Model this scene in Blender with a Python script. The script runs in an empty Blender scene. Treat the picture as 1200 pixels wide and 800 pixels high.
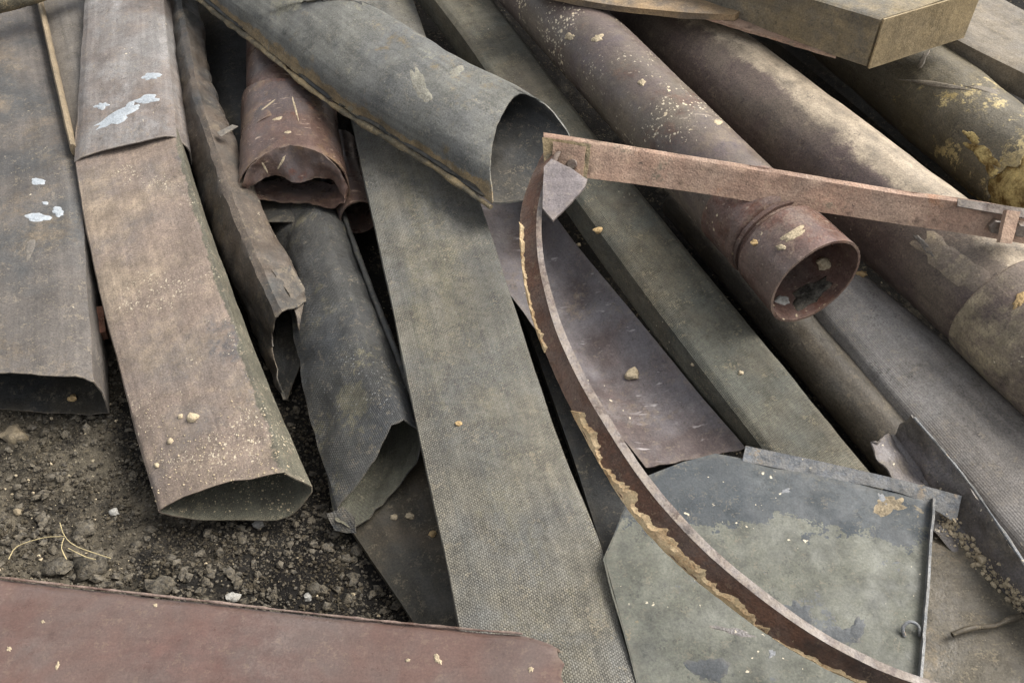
import bpy, bmesh, math, random
import numpy as np
from mathutils import Vector, Matrix, noise
from mathutils.bvhtree import BVHTree
R = math.radians
random.seed(7); rng = np.random.default_rng(7)
scene = bpy.context.scene
COL = scene.collection

# ------------------------------------------------------------------ camera
CAM = Vector((0, 0, 1.75)); PITCH = R(47); FPX = 1082.0          # focal length in photograph pixels (1200 wide)
cam_d = bpy.data.cameras.new('camera'); cam = bpy.data.objects.new('camera', cam_d); COL.objects.link(cam)
cam.location = CAM; cam.rotation_euler = (R(90) - PITCH, 0, 0)
cam_d.sensor_width = 36; cam_d.lens = FPX / 1200 * 36
cam_d.clip_start = 0.02; cam_d.clip_end = 2000
scene.camera = cam
# ------------------------------------------------------------------ sky, sun, exposure
SUN_EL, SUN_AZ = 50, 72            # azimuth clockwise from +Y (away from the viewer): from the right, a little to the back
w = bpy.data.worlds.new('World'); scene.world = w; w.use_nodes = True
nt = w.node_tree; nt.nodes.clear()
sky = nt.nodes.new('ShaderNodeTexSky'); sky.sky_type = 'NISHITA'; sky.sun_disc = False
sky.sun_elevation = R(SUN_EL); sky.sun_rotation = R(SUN_AZ); sky.dust_density = 4; sky.air_density = 1.0
hs = nt.nodes.new('ShaderNodeHueSaturation'); hs.inputs['Saturation'].default_value = 0.26
bg = nt.nodes.new('ShaderNodeBackground'); bg.inputs['Strength'].default_value = 0.125
ow = nt.nodes.new('ShaderNodeOutputWorld')
nt.links.new(sky.outputs[0], hs.inputs['Color']); nt.links.new(hs.outputs[0], bg.inputs[0]); nt.links.new(bg.outputs[0], ow.inputs[0])
sd = bpy.data.lights.new('sun', 'SUN'); sun = bpy.data.objects.new('sun', sd); COL.objects.link(sun)
sd.energy = 2.0; sd.angle = R(34); sd.color = (1, .965, .92)
az = R(SUN_AZ); el = R(SUN_EL)
sdir = Vector((math.sin(az) * math.cos(el), math.cos(az) * math.cos(el), math.sin(el)))
sun.rotation_euler = sdir.to_track_quat('Z', 'Y').to_euler()
vs = scene.view_settings
vs.view_transform = 'Standard'; vs.look = 'None'; vs.gamma = 1; vs.use_curve_mapping = False
vs.exposure = 0.95
scene.cycles.use_denoising = True
scene.cycles.max_bounces = 4; scene.cycles.diffuse_bounces = 3; scene.cycles.adaptive_threshold = .02

# ------------------------------------------------------------------ helpers
CP, SP = math.cos(PITCH), math.sin(PITCH)
def ray(px, py):
    a = (px - 600) / FPX; b = -(py - 400) / FPX
    return Vector((a, CP + b * SP, -SP + b * CP))
def P(px, py, z):
    """the point of height z (metres above the ground) seen at this place of the photograph"""
    d = ray(px, py); t = (z - CAM.z) / d.z
    return CAM + d * t
def srgb(r, g, b):
    f = lambda c: (c / 255 / 12.92) if c / 255 <= .04045 else ((c / 255 + .055) / 1.055) ** 2.4
    return (f(r), f(g), f(b), 1)
def catmull(ctrl, ts):
    c = np.asarray(ctrl, float); n = len(c)
    if n == 2:
        t = np.asarray(ts)[:, None]; return c[0] * (1 - t) + c[1] * t
    e = np.vstack([2 * c[0] - c[1], c, 2 * c[-1] - c[-2]])
    out = []
    for t in ts:
        i = min(int(t), n - 2); f = t - i
        p0, p1, p2, p3 = e[i], e[i + 1], e[i + 2], e[i + 3]
        # eased tangents keep the creases from overshooting
        m1 = (p2 - p0) * .5; m2 = (p3 - p1) * .5
        f2, f3 = f * f, f * f * f
        out.append((2*f3-3*f2+1) * p1 + (f3-2*f2+f) * m1 + (-2*f3+3*f2) * p2 + (f3-f2) * m2)
    return np.array(out)
def lerp_ctrl(ctrl, ts):
    c = np.asarray(ctrl, float); n = len(c); out = []
    for t in ts:
        i = min(int(t), n - 2); f = t - i; out.append(c[i] * (1 - f) + c[i + 1] * f)
    return np.array(out)
def chaikin(poly, closed, q=.25):
    if closed:
        nx = np.roll(poly, -1, axis=0)
        return np.stack([poly * (1 - q) + nx * q, poly * q + nx * (1 - q)], 1).reshape(-1, 3)
    a, b = poly[:-1], poly[1:]
    mid = np.stack([a * (1 - q) + b * q, a * q + b * (1 - q)], 1).reshape(-1, 3)
    return np.vstack([poly[:1], mid[1:-1], poly[-1:]])
def subdiv(poly, m, closed):
    nx = np.roll(poly, -1, axis=0) if closed else poly[1:]
    src = poly if closed else poly[:-1]
    out = []
    for a, b in zip(src, nx):
        for k in range(m): out.append(a + (b - a) * k / m)
    if not closed: out.append(poly[-1])
    return np.array(out)
def grid_normals(G, closed):
    du = np.gradient(G, axis=0)
    if closed: dv = (np.roll(G, -1, 1) - np.roll(G, 1, 1))
    else: dv = np.gradient(G, axis=1)
    n = np.cross(du, dv); l = np.linalg.norm(n, axis=2, keepdims=True); l[l < 1e-12] = 1
    return n / l
def nz(p, f, s):
    return noise.noise(Vector((p[0] * f + s * 3.7, p[1] * f - s * 1.9, p[2] * f + s * 5.3)))

class Surf: pass
EMPTY_LOC = {}
ALL_BVH = []          # (verts, faces) of every solid, for resting small debris on things
def finish(name, verts, faces, mat, parent=None, uvs=None, sharp=38, smooth=True, label=None, rest=True):
    verts = np.asarray(verts, float)
    org = np.array([(verts[:, 0].min() + verts[:, 0].max()) / 2, (verts[:, 1].min() + verts[:, 1].max()) / 2, verts[:, 2].min()])
    me = bpy.data.meshes.new(name)
    me.from_pydata((verts - org).tolist(), [], [tuple(int(i) for i in f) for f in faces])
    if uvs is not None:
        ul = me.uv_layers.new(name='UVMap'); k = 0
        arr = np.array([uvs[fi][j] for fi in range(len(faces)) for j in range(len(faces[fi]))], dtype=np.float32)
        ul.data.foreach_set('uv', arr.ravel())
    me.validate(); me.update()
    if smooth:
        me.polygons.foreach_set('use_smooth', [True] * len(me.polygons))
        me.set_sharp_from_angle(angle=R(sharp))
    o = bpy.data.objects.new(name, me); COL.objects.link(o)
    if mat: me.materials.append(mat)
    if parent is not None:
        if parent.type == 'EMPTY' and parent.name not in EMPTY_LOC:
            EMPTY_LOC[parent.name] = org; parent.location = org
        o.parent = parent; o.location = org - world_loc(parent)
    else: o.location = org
    if label: o['label'] = label
    if rest: ALL_BVH.append((verts, faces))
    return o
def world_loc(o):
    l = np.array(o.location)
    while o.parent: o = o.parent; l = l + np.array(o.location)
    return l
def thing(name, label, cat, group=None):
    o = bpy.data.objects.new(name, None); COL.objects.link(o)
    o['label'] = label; o['category'] = cat
    if group: o['group'] = group
    return o
def tag(o, label, cat, group=None):
    o['label'] = label; o['category'] = cat
    if group: o['group'] = group
    return o

def loft(name, rails, mat, parent=None, closed=True, thick=.003, step=.014, pstep=.014, rnd=1, dent=.003, df=7, seed=1,
         rag0=0., rag1=0., cap=False, curve=True, micro=.0006, label=None, q=.25, inner=None, crease=0., cf=9):
    """skin through rails (each a list of photograph points with heights, or of world points)"""
    W = [[np.array(P(*p)) if not isinstance(p, (Vector, np.ndarray)) else np.array(p) for p in r] for r in rails]
    n = len(W[0]); W = np.array(W)                      # rails x controls x 3
    mean = W.mean(0); L = np.linalg.norm(np.diff(mean, axis=0), axis=1)
    ts = []
    for i in range(n - 1):
        k = max(2, int(L[i] / step)); ts += [i + j / k for j in range(k)]
    ts.append(n - 1)
    f = catmull if curve else lerp_ctrl
    S = np.array([f(r, ts) for r in W]).transpose(1, 0, 2)   # stations x rails x 3
    # perimeter subdivision count
    per = S[len(ts) // 2]
    if closed: plen = np.linalg.norm(np.roll(per, -1, 0) - per, axis=1).sum()
    else: plen = np.linalg.norm(np.diff(per, axis=0), axis=1).sum()
    G = []
    for s in S:
        p = s
        for _ in range(rnd): p = chaikin(p, closed, q)
        m = max(1, int(round(plen / pstep / len(p))))
        G.append(subdiv(p, m, closed))
    G = np.array(G)
    return skin(name, G, mat, parent, closed, thick, dent, df, seed, rag0, rag1, cap, micro, label, inner, crease, cf)

def skin(name, G, mat, parent, closed, thick, dent, df, seed, rag0, rag1, cap, micro=.0006, label=None, inner=None, crease=0., cf=9):
    ns, npnt = G.shape[:2]
    N = grid_normals(G, closed)
    cen = G.mean(1, keepdims=True)
    flip = False
    if closed:
        if (N * (G - cen)).sum() < 0: flip = True
    else:
        if N[:, :, 2].sum() < 0: flip = True
    if flip: N = -N
    axis = np.gradient(G.mean(1), axis=0); axis /= np.linalg.norm(axis, axis=1, keepdims=True)
    base = G.copy()
    for i in range(ns):
        for j in range(npnt):
            p = base[i, j]
            d = dent * (nz(p, df, seed) + .5 * nz(p, df * 2.7, seed + 9)) + micro * nz(p, 70, seed + 3)
            if crease: d += crease * (abs(nz(p, cf, seed + 40)) + .5 * abs(nz(p, cf * 2.3, seed + 44)) - .3)
            G[i, j] = p + N[i, j] * d
    for (rag, idx) in ((rag0, 0), (rag1, -1)):
        if rag:
            for j in range(npnt):
                p = base[idx, j]
                d = rag * (nz(p, 14, seed + 21) + .6 * nz(p, 45, seed + 31) + .35 * nz(p, 140, seed + 5))
                G[idx, j] += axis[idx] * d
    N = grid_normals(G, closed)
    if flip: N = -N
    su = np.concatenate([[0], np.cumsum(np.linalg.norm(np.diff(G.mean(1), axis=0), axis=1))])
    mid = G[ns // 2]
    if closed: dv = np.linalg.norm(np.roll(mid, -1, 0) - mid, axis=1)
    else: dv = np.linalg.norm(np.diff(mid, axis=0), axis=1)
    sv = np.concatenate([[0], np.cumsum(dv)])
    verts = [G.reshape(-1, 3)]
    faces = []; uvs = []
    jn = npnt if closed else npnt - 1
    def quad(off, i, j, rev):
        j2 = (j + 1) % npnt
        f = [off + i * npnt + j, off + (i + 1) * npnt + j, off + (i + 1) * npnt + j2, off + i * npnt + j2]
        u = [(su[i], sv[j]), (su[i + 1], sv[j]), (su[i + 1], sv[j + 1]), (su[i], sv[j + 1])]
        if rev: f.reverse(); u.reverse()
        faces.append(f); uvs.append(u)
    for i in range(ns - 1):
        for j in range(jn): quad(0, i, j, flip)
    if cap:
        for i in (0, ns - 1):
            f = [i * npnt + j for j in range(npnt)]
            if (i == 0) == flip: pass
            else: f.reverse()
            if i == 0: f = f
            faces.append(f); uvs.append([(G[i, k % npnt, 0], G[i, k % npnt, 2]) for k in range(npnt)])
    elif thick > 0:
        off = ns * npnt
        verts.append((G - N * thick).reshape(-1, 3))
        for i in range(ns - 1):
            for j in range(jn): quad(off, i, j, not flip)
        def rim(a, b, uv):
            faces.append([a, b, b + off, a + off]); uvs.append(uv)
        for i, rev in ((0, flip), (ns - 1, not flip)):
            for j in range(jn):
                a, b = i * npnt + j, i * npnt + (j + 1) % npnt
                uv = [(su[i], sv[j]), (su[i], sv[j + 1]), (su[i], sv[j + 1]), (su[i], sv[j])]
                rim(a, b, uv) if not rev else rim(b, a, uv)
        if not closed:
            for j, rev in ((0, not flip), (npnt - 1, flip)):
                for i in range(ns - 1):
                    a, b = i * npnt + j, (i + 1) * npnt + j
                    uv = [(su[i], sv[j]), (su[i + 1], sv[j]), (su[i + 1], sv[j]), (su[i], sv[j])]
                    rim(a, b, uv) if not rev else rim(b, a, uv)
    V = np.vstack(verts)
    o = finish(name, V, faces, mat, parent, uvs, label=label)
    if inner:
        o.data.materials.append(inner); k0 = (ns - 1) * jn; mi = [0] * len(o.data.polygons); mi[k0:2 * k0] = [1] * k0
        o.data.polygons.foreach_set('material_index', mi)
    s = Surf(); s.o = o; s.verts = V; s.faces = faces
    s.bvh = BVHTree.FromPolygons([Vector(v) for v in V], faces)
    return s

def duct(name, L, Rr, sec, mat, parent=None, closed=True, **kw):
    """L, Rr: edges of the top face; sec: outline points (u across the top face, h metres along its normal[, lead metres along the axis])"""
    A = np.array([P(*p) for p in L]); B = np.array([P(*p) for p in Rr]); n = len(A)
    M = (A + B) / 2; T = np.gradient(M, axis=0); T /= np.linalg.norm(T, axis=1, keepdims=True)
    secs = sec if isinstance(sec[0][0], (list, tuple)) else [sec] * n
    rails = []
    for k in range(len(secs[0])):
        r = []
        for i in range(n):
            s = secs[i][k]; wv = B[i] - A[i]
            wp = wv - T[i] * np.dot(wv, T[i]); wp /= np.linalg.norm(wp)
            nn = np.cross(wp, T[i])
            if nn[2] < 0: nn = -nn
            nn /= np.linalg.norm(nn)
            r.append(A[i] + wv * s[0] + nn * s[1] + (T[i] * s[2] if len(s) > 2 else 0))
        rails.append(r)
    return loft(name, rails, mat, parent, closed, **kw)

def tube(name, path, prof, mat, parent=None, nseg=56, thick=.004, dent=.0015, df=6, seed=1, rag0=0, rag1=0, curve=True, squash=1., step=.012, cap=False, micro=.0005, label=None, a0=0.):
    """round pipe along photograph points; prof: radius, or list of (fraction of length, radius)"""
    C = np.array([np.array(P(*p)) if not isinstance(p, (Vector, np.ndarray)) else np.array(p) for p in path])
    n = len(C); L = np.linalg.norm(np.diff(C, axis=0), axis=1); tot = L.sum()
    ts = []
    for i in range(n - 1):
        k = max(2, int(L[i] / step)); ts += [i + j / k for j in range(k)]
    ts.append(n - 1)
    X = (catmull if curve else lerp_ctrl)(C, ts)
    s = np.concatenate([[0], np.cumsum(np.linalg.norm(np.diff(X, axis=0), axis=1))]); s /= s[-1]
    if isinstance(prof, (int, float)): r = np.full(len(s), prof)
    else:
        # keep the steps of collars crisp: add stations where the profile changes
        fr = np.array([p[0] for p in prof]); rr = np.array([p[1] for p in prof])
        s2 = np.unique(np.concatenate([s, fr])); X = np.stack([np.interp(s2, s, X[:, k]) for k in range(3)], 1); s = s2
        r = np.interp(s, fr, rr)
    T = np.gradient(X, axis=0); T /= np.linalg.norm(T, axis=1, keepdims=True)
    G = []
    for x, t, rad in zip(X, T, r):
        a = np.cross(t, [0, 0, 1]); a /= np.linalg.norm(a); b = np.cross(a, t)
        G.append([x + rad * (math.cos(k) * a + squash * math.sin(k) * b) for k in np.linspace(a0, a0 + 2 * math.pi, nseg, endpoint=False)])
    return skin(name, np.array(G), mat, parent, True, thick, dent, df, seed, rag0, rag1, cap, micro, label)

def plate(name, poly, thick, mat, parent=None, cut=.02, dent=.002, df=6, seed=1, jag=0., label=None):
    """flat cut sheet from an outline of photograph points with heights"""
    pts = [np.array(P(*p)) if not isinstance(p, (Vector, np.ndarray)) else np.array(p) for p in poly]
    if jag:
        out = []
        for a, b in zip(pts, pts[1:] + pts[:1]):
            k = max(1, int(np.linalg.norm(b - a) / .008))
            for i in range(k):
                p = a + (b - a) * i / k
                out.append(p + jag * np.array([nz(p, 60, seed), nz(p, 60, seed + 4), 0]))
        pts = out
    bm = bmesh.new(); f = bm.faces.new([bm.verts.new(p) for p in pts])
    bm.normal_update()
    if f.normal.z < 0: f.normal_flip()
    bmesh.ops.triangulate(bm, faces=bm.faces[:])
    for _ in range(6):
        es = [e for e in bm.edges if e.calc_length() > cut * 1.6]
        if not es: break
        bmesh.ops.subdivide_edges(bm, edges=es, cuts=1); bmesh.ops.triangulate(bm, faces=[q for q in bm.faces if len(q.verts) > 3])
    bm.normal_update(); nrm = sum((q.normal * q.calc_area() for q in bm.faces), Vector()).normalized()
    for v in bm.verts: v.co += nrm * dent * (nz(v.co, df, seed) + .5 * nz(v.co, df * 3, seed + 2))
    bound = [e for e in bm.edges if e.is_boundary]
    bm.verts.index_update()
    V = [np.array(v.co) for v in bm.verts]; n = len(V); F = [[v.index for v in q.verts] for q in bm.faces]
    nn = np.array(nrm)
    V2 = [v - nn * thick for v in V]
    faces = F + [[i + n for i in reversed(q)] for q in F]
    for e in bound:
        lp = e.link_loops[0]; a, b = lp.vert.index, lp.link_loop_next.vert.index
        faces.append([b, a, a + n, b + n])
    bm.free()
    V = np.array(V + V2); uvs = [[(V[i][0], V[i][1]) for i in q] for q in faces]
    o = finish(name, V, faces, mat, parent, uvs, label=label)
    s = Surf(); s.o = o; s.verts = V; s.faces = faces; s.bvh = BVHTree.FromPolygons([Vector(v) for v in V], faces)
    return s

def hit(bvh, px, py):
    return bvh.ray_cast(CAM, ray(px, py).normalized())
def blot(name, surf, px, py, rx, ry, ang, mat, parent, h=.0015, rag=.45, seed=0, dome=0.):
    """a thin splash or crust lying on a surface: irregular outline, real thickness"""
    rings, seg = (1., .72, .4), 26
    ca, sa = math.cos(R(ang)), math.sin(R(ang))
    V = []; base = []
    for ri, f in enumerate(rings):
        for k in range(seg):
            t = 2 * math.pi * k / seg
            rr = f * (1 + rag * noise.noise(Vector((math.cos(t) * 1.6, math.sin(t) * 1.6, seed * 7.7))) + rag * .35 * noise.noise(Vector((math.cos(t) * 5, math.sin(t) * 5, seed * 3.1))))
            x, y = rx * rr * math.cos(t), ry * rr * math.sin(t)
            loc, n, _, _ = hit(surf.bvh, px + x * ca - y * sa, py + x * sa + y * ca)
            if loc is None: return None
            if n.dot(ray(px, py)) > 0: n = -n
            base.append(loc - n * .001)
            V.append(loc + n * (h * (0.15 if ri == 0 else 1) + dome * (1 - f) + (.25 * h * noise.noise(loc * 90) if ri else 0)))
    loc, n, _, _ = hit(surf.bvh, px, py)
    if loc is None: return None
    if n.dot(ray(px, py)) > 0: n = -n
    V.append(loc + n * (h + dome)); c = len(V) - 1
    F = []
    for ri in range(2):
        for k in range(seg):
            a, b = ri * seg + k, ri * seg + (k + 1) % seg
            F.append([a, b, b + seg, a + seg])
    for k in range(seg): F.append([2 * seg + k, 2 * seg + (k + 1) % seg, c])
    nb = len(V); V += base[:seg]
    for k in range(seg): F.append([k, nb + k, nb + (k + 1) % seg, (k + 1) % seg])
    nrm = (V[1] - V[0]).cross(V[seg] - V[0])
    if nrm.dot(ray(px, py)) > 0: F = [f[::-1] for f in F]
    return finish(name, np.array([list(v) for v in V]), F, mat, parent, sharp=60, rest=False)

# ------------------------------------------------------------------ materials
DUST = srgb(150, 136, 110)
def material(name, base, vary=.35, vscale=5, tint=None, layers=(), specks=None, weave=None, ribs=None, rough=.8, spec=.3, bump=.25, bscale=60, metal=0., scratch=None, seed=0., grime=1., wear=.35, streak=.5):
    """base colour with uneven tone; layers = (colour, scale, low, high, strength, stretch[, band]) patches of dirt, dust or bare paint"""
    rough, spec = (rough, .12) if rough >= .95 else (rough - .17, max(spec, .5)); vary *= .75
    m = bpy.data.materials.new(name); m.use_nodes = True
    t = m.node_tree; t.nodes.clear(); nn, lk = t.nodes, t.links
    out = nn.new('ShaderNodeOutputMaterial'); bs = nn.new('ShaderNodeBsdfPrincipled'); lk.new(bs.outputs[0], out.inputs[0])
    tc = nn.new('ShaderNodeTexCoord')
    mp = nn.new('ShaderNodeMapping'); mp.inputs['Location'].default_value = (seed, seed * 1.7, seed * .6); lk.new(tc.outputs['Object'], mp.inputs[0])
    V = mp.outputs[0]
    def ntex(scale, detail=4, rgh=.65, vec=None, dist=0.):
        n = nn.new('ShaderNodeTexNoise'); n.inputs['Scale'].default_value = scale; n.inputs['Detail'].default_value = detail
        n.inputs['Roughness'].default_value = rgh; n.inputs['Distortion'].default_value = dist; lk.new(vec or V, n.inputs['Vector']); return n
    def ch3(n):
        sp = nn.new('ShaderNodeSeparateColor'); lk.new(n.outputs['Color'], sp.inputs[0]); return sp.outputs
    def rng_(x, lo, hi, a=0., b=1.):
        n = nn.new('ShaderNodeMapRange'); n.clamp = True; lk.new(x, n.inputs[0])
        for i, v in enumerate((lo, hi, a, b)): n.inputs[i + 1].default_value = v
        return n.outputs[0]
    def mix(fac, a, b, typ='MIX'):
        n = nn.new('ShaderNodeMix'); n.data_type = 'RGBA'; n.blend_type = typ
        if isinstance(fac, (int, float)): n.inputs[0].default_value = fac
        else: lk.new(fac, n.inputs[0])
        for s, x in ((6, a), (7, b)):
            if isinstance(x, tuple): n.inputs[s].default_value = x
            else: lk.new(x, n.inputs[s])
        return n.outputs[2]
    def math_(op, a, b=None):
        n = nn.new('ShaderNodeMath'); n.operation = op
        for i, x in enumerate((a, b)):
            if x is None: continue
            if isinstance(x, (int, float)): n.inputs[i].default_value = x
            else: lk.new(x, n.inputs[i])
        return n.outputs[0]
    sc_ = lambda k: tuple(min(1, x * k) for x in base[:3]) + (1,)
    lo, mid, hi, fine = ch3(ntex(vscale, 4, .62, dist=.3)), ch3(ntex(16, 3, .7)), ch3(ntex(bscale, 2, .7)), ch3(ntex(240, 1, .7))
    col = mix(rng_(lo[0], .36, .64), sc_(1 - vary), sc_(1 + vary))
    if tint: col = mix(rng_(lo[1], .44, .6), col, tint)
    for i, ly in enumerate(layers):
        colr, scl, l0, h0, st, stretch = ly[:6]
        mp2 = nn.new('ShaderNodeMapping'); mp2.inputs['Location'].default_value = (seed * 2 + i * 3.3, i * 1.9, seed + i)
        if stretch == 'uv':
            lk.new(tc.outputs['UV'], mp2.inputs[0]); mp2.inputs['Scale'].default_value = (.2, 1.2, 1)
        else:
            lk.new(tc.outputs['Object'], mp2.inputs[0]); mp2.inputs['Scale'].default_value = stretch
        msk = ntex(scl, 4, .68, vec=mp2.outputs[0]).outputs['Fac']
        msk = math_('ADD', msk, math_('MULTIPLY', math_('SUBTRACT', hi[i % 3], .5), .24))
        msk = math_('ADD', msk, math_('MULTIPLY', math_('SUBTRACT', fine[i % 3], .5), .14))
        if len(ly) > 6:          # keep to a band of the object: (axis, from, to[, reach])
            ax, a, b = ly[6][:3]; rc = ly[6][3] if len(ly[6]) > 3 else .35
            sp = nn.new('ShaderNodeSeparateXYZ'); lk.new(tc.outputs['UV' if ax in 'uv' else 'Object'], sp.inputs[0])
            msk = math_('ADD', msk, rng_(sp.outputs['xyz'.index({'u': 'x', 'v': 'y'}.get(ax, ax))], a, b, -rc, rc))
        fac = rng_(msk, l0, h0, 0., st)
        col = mix(fac, col, mix(rng_(mid[i % 3], .35, .65), tuple(x * .78 for x in colr[:3]) + (1,), tuple(min(1, x * 1.18) for x in colr[:3]) + (1,)))
    if weave:
        pu, pv, dep, gap = weave
        mw = nn.new('ShaderNodeMapping'); mw.inputs['Scale'].default_value = (1 / pu, 1 / pv, 1)
        wob = nn.new('ShaderNodeMix'); wob.data_type = 'VECTOR'; wob.inputs[0].default_value = .006
        nwb = ntex(14, 2); lk.new(tc.outputs['UV'], wob.inputs[4]); lk.new(nwb.outputs['Color'], wob.inputs[5]); lk.new(wob.outputs[1], mw.inputs[0])
        br = nn.new('ShaderNodeTexBrick'); lk.new(mw.outputs[0], br.inputs['Vector'])
        br.inputs['Scale'].default_value = 1; br.inputs['Brick Width'].default_value = 1; br.inputs['Row Height'].default_value = 1
        br.inputs['Mortar Size'].default_value = .22; br.inputs['Mortar Smooth'].default_value = 1; br.offset = .5
        br.inputs['Color1'].default_value = (1.2, 1.2, 1.2, 1); br.inputs['Color2'].default_value = (.6, .6, .6, 1); br.inputs['Mortar'].default_value = (.8, .8, .8, 1)
        wr = rng_(math_('ADD', math_('MULTIPLY', mid[1], .6), math_('MULTIPLY', lo[2], .4)), .41, .56, .12, 1.)
        col = mix(math_('MULTIPLY', wr, dep), col, br.outputs['Color'], 'MULTIPLY')
        col = mix(math_('MULTIPLY', math_('MULTIPLY', br.outputs['Fac'], wr), gap), col, sc_(.2))
    if ribs:
        pr, dep = ribs
        sp = nn.new('ShaderNodeSeparateXYZ'); lk.new(tc.outputs['UV'], sp.inputs[0])
        sn = math_('SINE', math_('MULTIPLY', sp.outputs[1], 2 * math.pi / pr))
        sn2 = math_('SINE', math_('MULTIPLY', sp.outputs[0], 2 * math.pi / (pr * 1.25)))
        sn = math_('ADD', sn, math_('MULTIPLY', sn2, .5))
        col = mix(math_('MULTIPLY', math_('MULTIPLY', rng_(sn, -.2, 1.2), rng_(lo[2], .4, .58)), dep), col, sc_(.3))
    if streak:       # runs and rub marks along the length
        mk = nn.new('ShaderNodeMapping'); mk.inputs['Scale'].default_value = (2.2, 42, 1); mk.inputs['Location'].default_value = (seed, seed * .7, 0); lk.new(tc.outputs['UV'], mk.inputs[0])
        sk = ntex(1, 3, .7, vec=mk.outputs[0]).outputs['Fac']
        col = mix(streak, col, mix(rng_(sk, .34, .66), (.62,) * 3 + (1,), (1.25,) * 3 + (1,)), 'MULTIPLY')
    # uneven staining, grain, dust and dark flecks
    g = grime
    col = mix(1, col, mix(rng_(mid[0], .34, .66), (1 - .17 * g,) * 3 + (1,), (1 + .10 * g,) * 3 + (1,)), 'MULTIPLY')
    col = mix(1, col, mix(rng_(fine[1], .3, .7), (1 - .24 * g,) * 3 + (1,), (1 + .24 * g,) * 3 + (1,)), 'MULTIPLY')
    fl = math_('ADD', hi[1], math_('MULTIPLY', math_('SUBTRACT', fine[2], .5), .7))
    col = mix(math_('MULTIPLY', rng_(fl, .58, .68, 0., .5 * g), rng_(mid[1], .42, .58)), col, mix(.55, sc_(1.6), DUST))
    fd = math_('ADD', hi[2], math_('MULTIPLY', math_('SUBTRACT', fine[0], .5), .7))
    col = mix(math_('MULTIPLY', rng_(fd, .60, .70, 0., .6 * g), rng_(mid[2], .42, .6)), col, sc_(.35))
    if scratch:
        ms = nn.new('ShaderNodeMapping'); ms.inputs['Rotation'].default_value = (.3, .5, scratch[2]); ms.inputs['Scale'].default_value = (6, 90, 90); lk.new(tc.outputs['Object'], ms.inputs[0])
        sf = rng_(ntex(1.1, 2, .55, vec=ms.outputs[0], dist=.25).outputs['Fac'], .64, .72)
        sf = math_('MULTIPLY', sf, rng_(mid[2], .46, .6, 0., scratch[1]))
        col = mix(sf, col, scratch[0])
    if specks:
        for k, (colr, scl, th, st) in enumerate(specks):
            vo = nn.new('ShaderNodeTexVoronoi'); vo.inputs['Scale'].default_value = scl
            wv = nn.new('ShaderNodeMix'); wv.data_type = 'VECTOR'; wv.inputs[0].default_value = .012
            nw = ntex(scl * 1.4, 1); lk.new(V, wv.inputs[4]); lk.new(nw.outputs['Color'], wv.inputs[5]); lk.new(wv.outputs[1], vo.inputs['Vector'])
            sp = nn.new('ShaderNodeSeparateXYZ'); lk.new(vo.outputs['Color'], sp.inputs[0])
            # each cell its own size; most cells stay empty; more of them in some places
            dens = rng_(lo[2], .38, .62, -.5, .2)
            rad = math_('MULTIPLY', math_('MAXIMUM', math_('SUBTRACT', math_('ADD', sp.outputs[0], dens), 1 - th), 0), .8)
            f = math_('MULTIPLY', rng_(math_('SUBTRACT', rad, vo.outputs['Distance']), 0., .1), st)
            col = mix(f, col, colr)
    if wear:
        geo = nn.new('ShaderNodeNewGeometry')
        col = mix(math_('MULTIPLY', rng_(geo.outputs['Pointiness'], .53, .60, 0., wear), rng_(hi[0], .4, .55)), col, mix(.5, sc_(1.9), DUST))
    lk.new(col, bs.inputs['Base Color'])
    bs.inputs['Specular IOR Level'].default_value = spec; bs.inputs['Metallic'].default_value = metal
    lk.new(rng_(mid[1], .34, .66, max(.2, rough - .16), min(1, rough + .16)), bs.inputs['Roughness'])
    hsum = math_('ADD', math_('MULTIPLY', hi[0], .9), math_('MULTIPLY', fine[1], .45))
    if weave: hsum = math_('SUBTRACT', hsum, math_('MULTIPLY', br.outputs['Fac'], .9))
    if ribs: hsum = math_('SUBTRACT', hsum, math_('MULTIPLY', sn, .5))
    bp = nn.new('ShaderNodeBump'); bp.inputs['Strength'].default_value = bump; bp.inputs['Distance'].default_value = .004
    lk.new(hsum, bp.inputs['Height']); lk.new(bp.outputs[0], bs.inputs['Normal'])
    return m

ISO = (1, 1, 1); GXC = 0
HOODY = P(950, 622, .23).y - (P(838, 531, .245).y + P(785, 900, .2).y) / 2
SAND = srgb(190, 168, 130); CREAM = srgb(222, 208, 180); MUD = srgb(92, 80, 62)
SPK = [(CREAM, 95, .30, .9)]
M = {}
M['tan'] = material('dusty_tan_canvas', srgb(128, 113, 101), .14, 4, srgb(120, 110, 102), [(srgb(146, 130, 110), 4, .46, .64, .7, ISO), (srgb(86, 84, 84), 4, .58, .66, .8, ISO), (srgb(86, 84, 70), 9, .46, .56, .9, ISO, ('v', .42, .455, .3))], [(CREAM, 120, .28, .7), (CREAM, 200, .42, .7)], rough=.9, bump=.35, seed=1.3)
M['grey_top'] = material('weathered_grey_sleeve', srgb(112, 104, 98), .2, 5, srgb(128, 124, 120), [(srgb(136, 134, 132), 6, .52, .66, .6, (1, .5, 1)), (srgb(110, 92, 78), 3, .5, .7, .6, ISO)], [(CREAM, 90, .14, .8)], rough=.88, bump=.3, seed=2.2)
M['left'] = material('brown_grey_canvas', srgb(94, 88, 82), .22, 3.2, srgb(78, 77, 75), [(srgb(122, 106, 84), 3, .5, .66, .6, ISO), (srgb(66, 66, 66), 3.5, .56, .7, .6, ISO)], [(CREAM, 70, .1, .8)], rough=.85, bump=.3, seed=3.1)
M['plankgrey'] = material('grey_sheet', srgb(112, 106, 98), .15, 5, rough=.85, seed=3.7)
M['inside'] = material('grey_olive_inside', srgb(92, 90, 76), .15, 6, weave=(.006, .004, .4, .5), rough=.85, bump=.5, seed=4.1)
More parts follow.
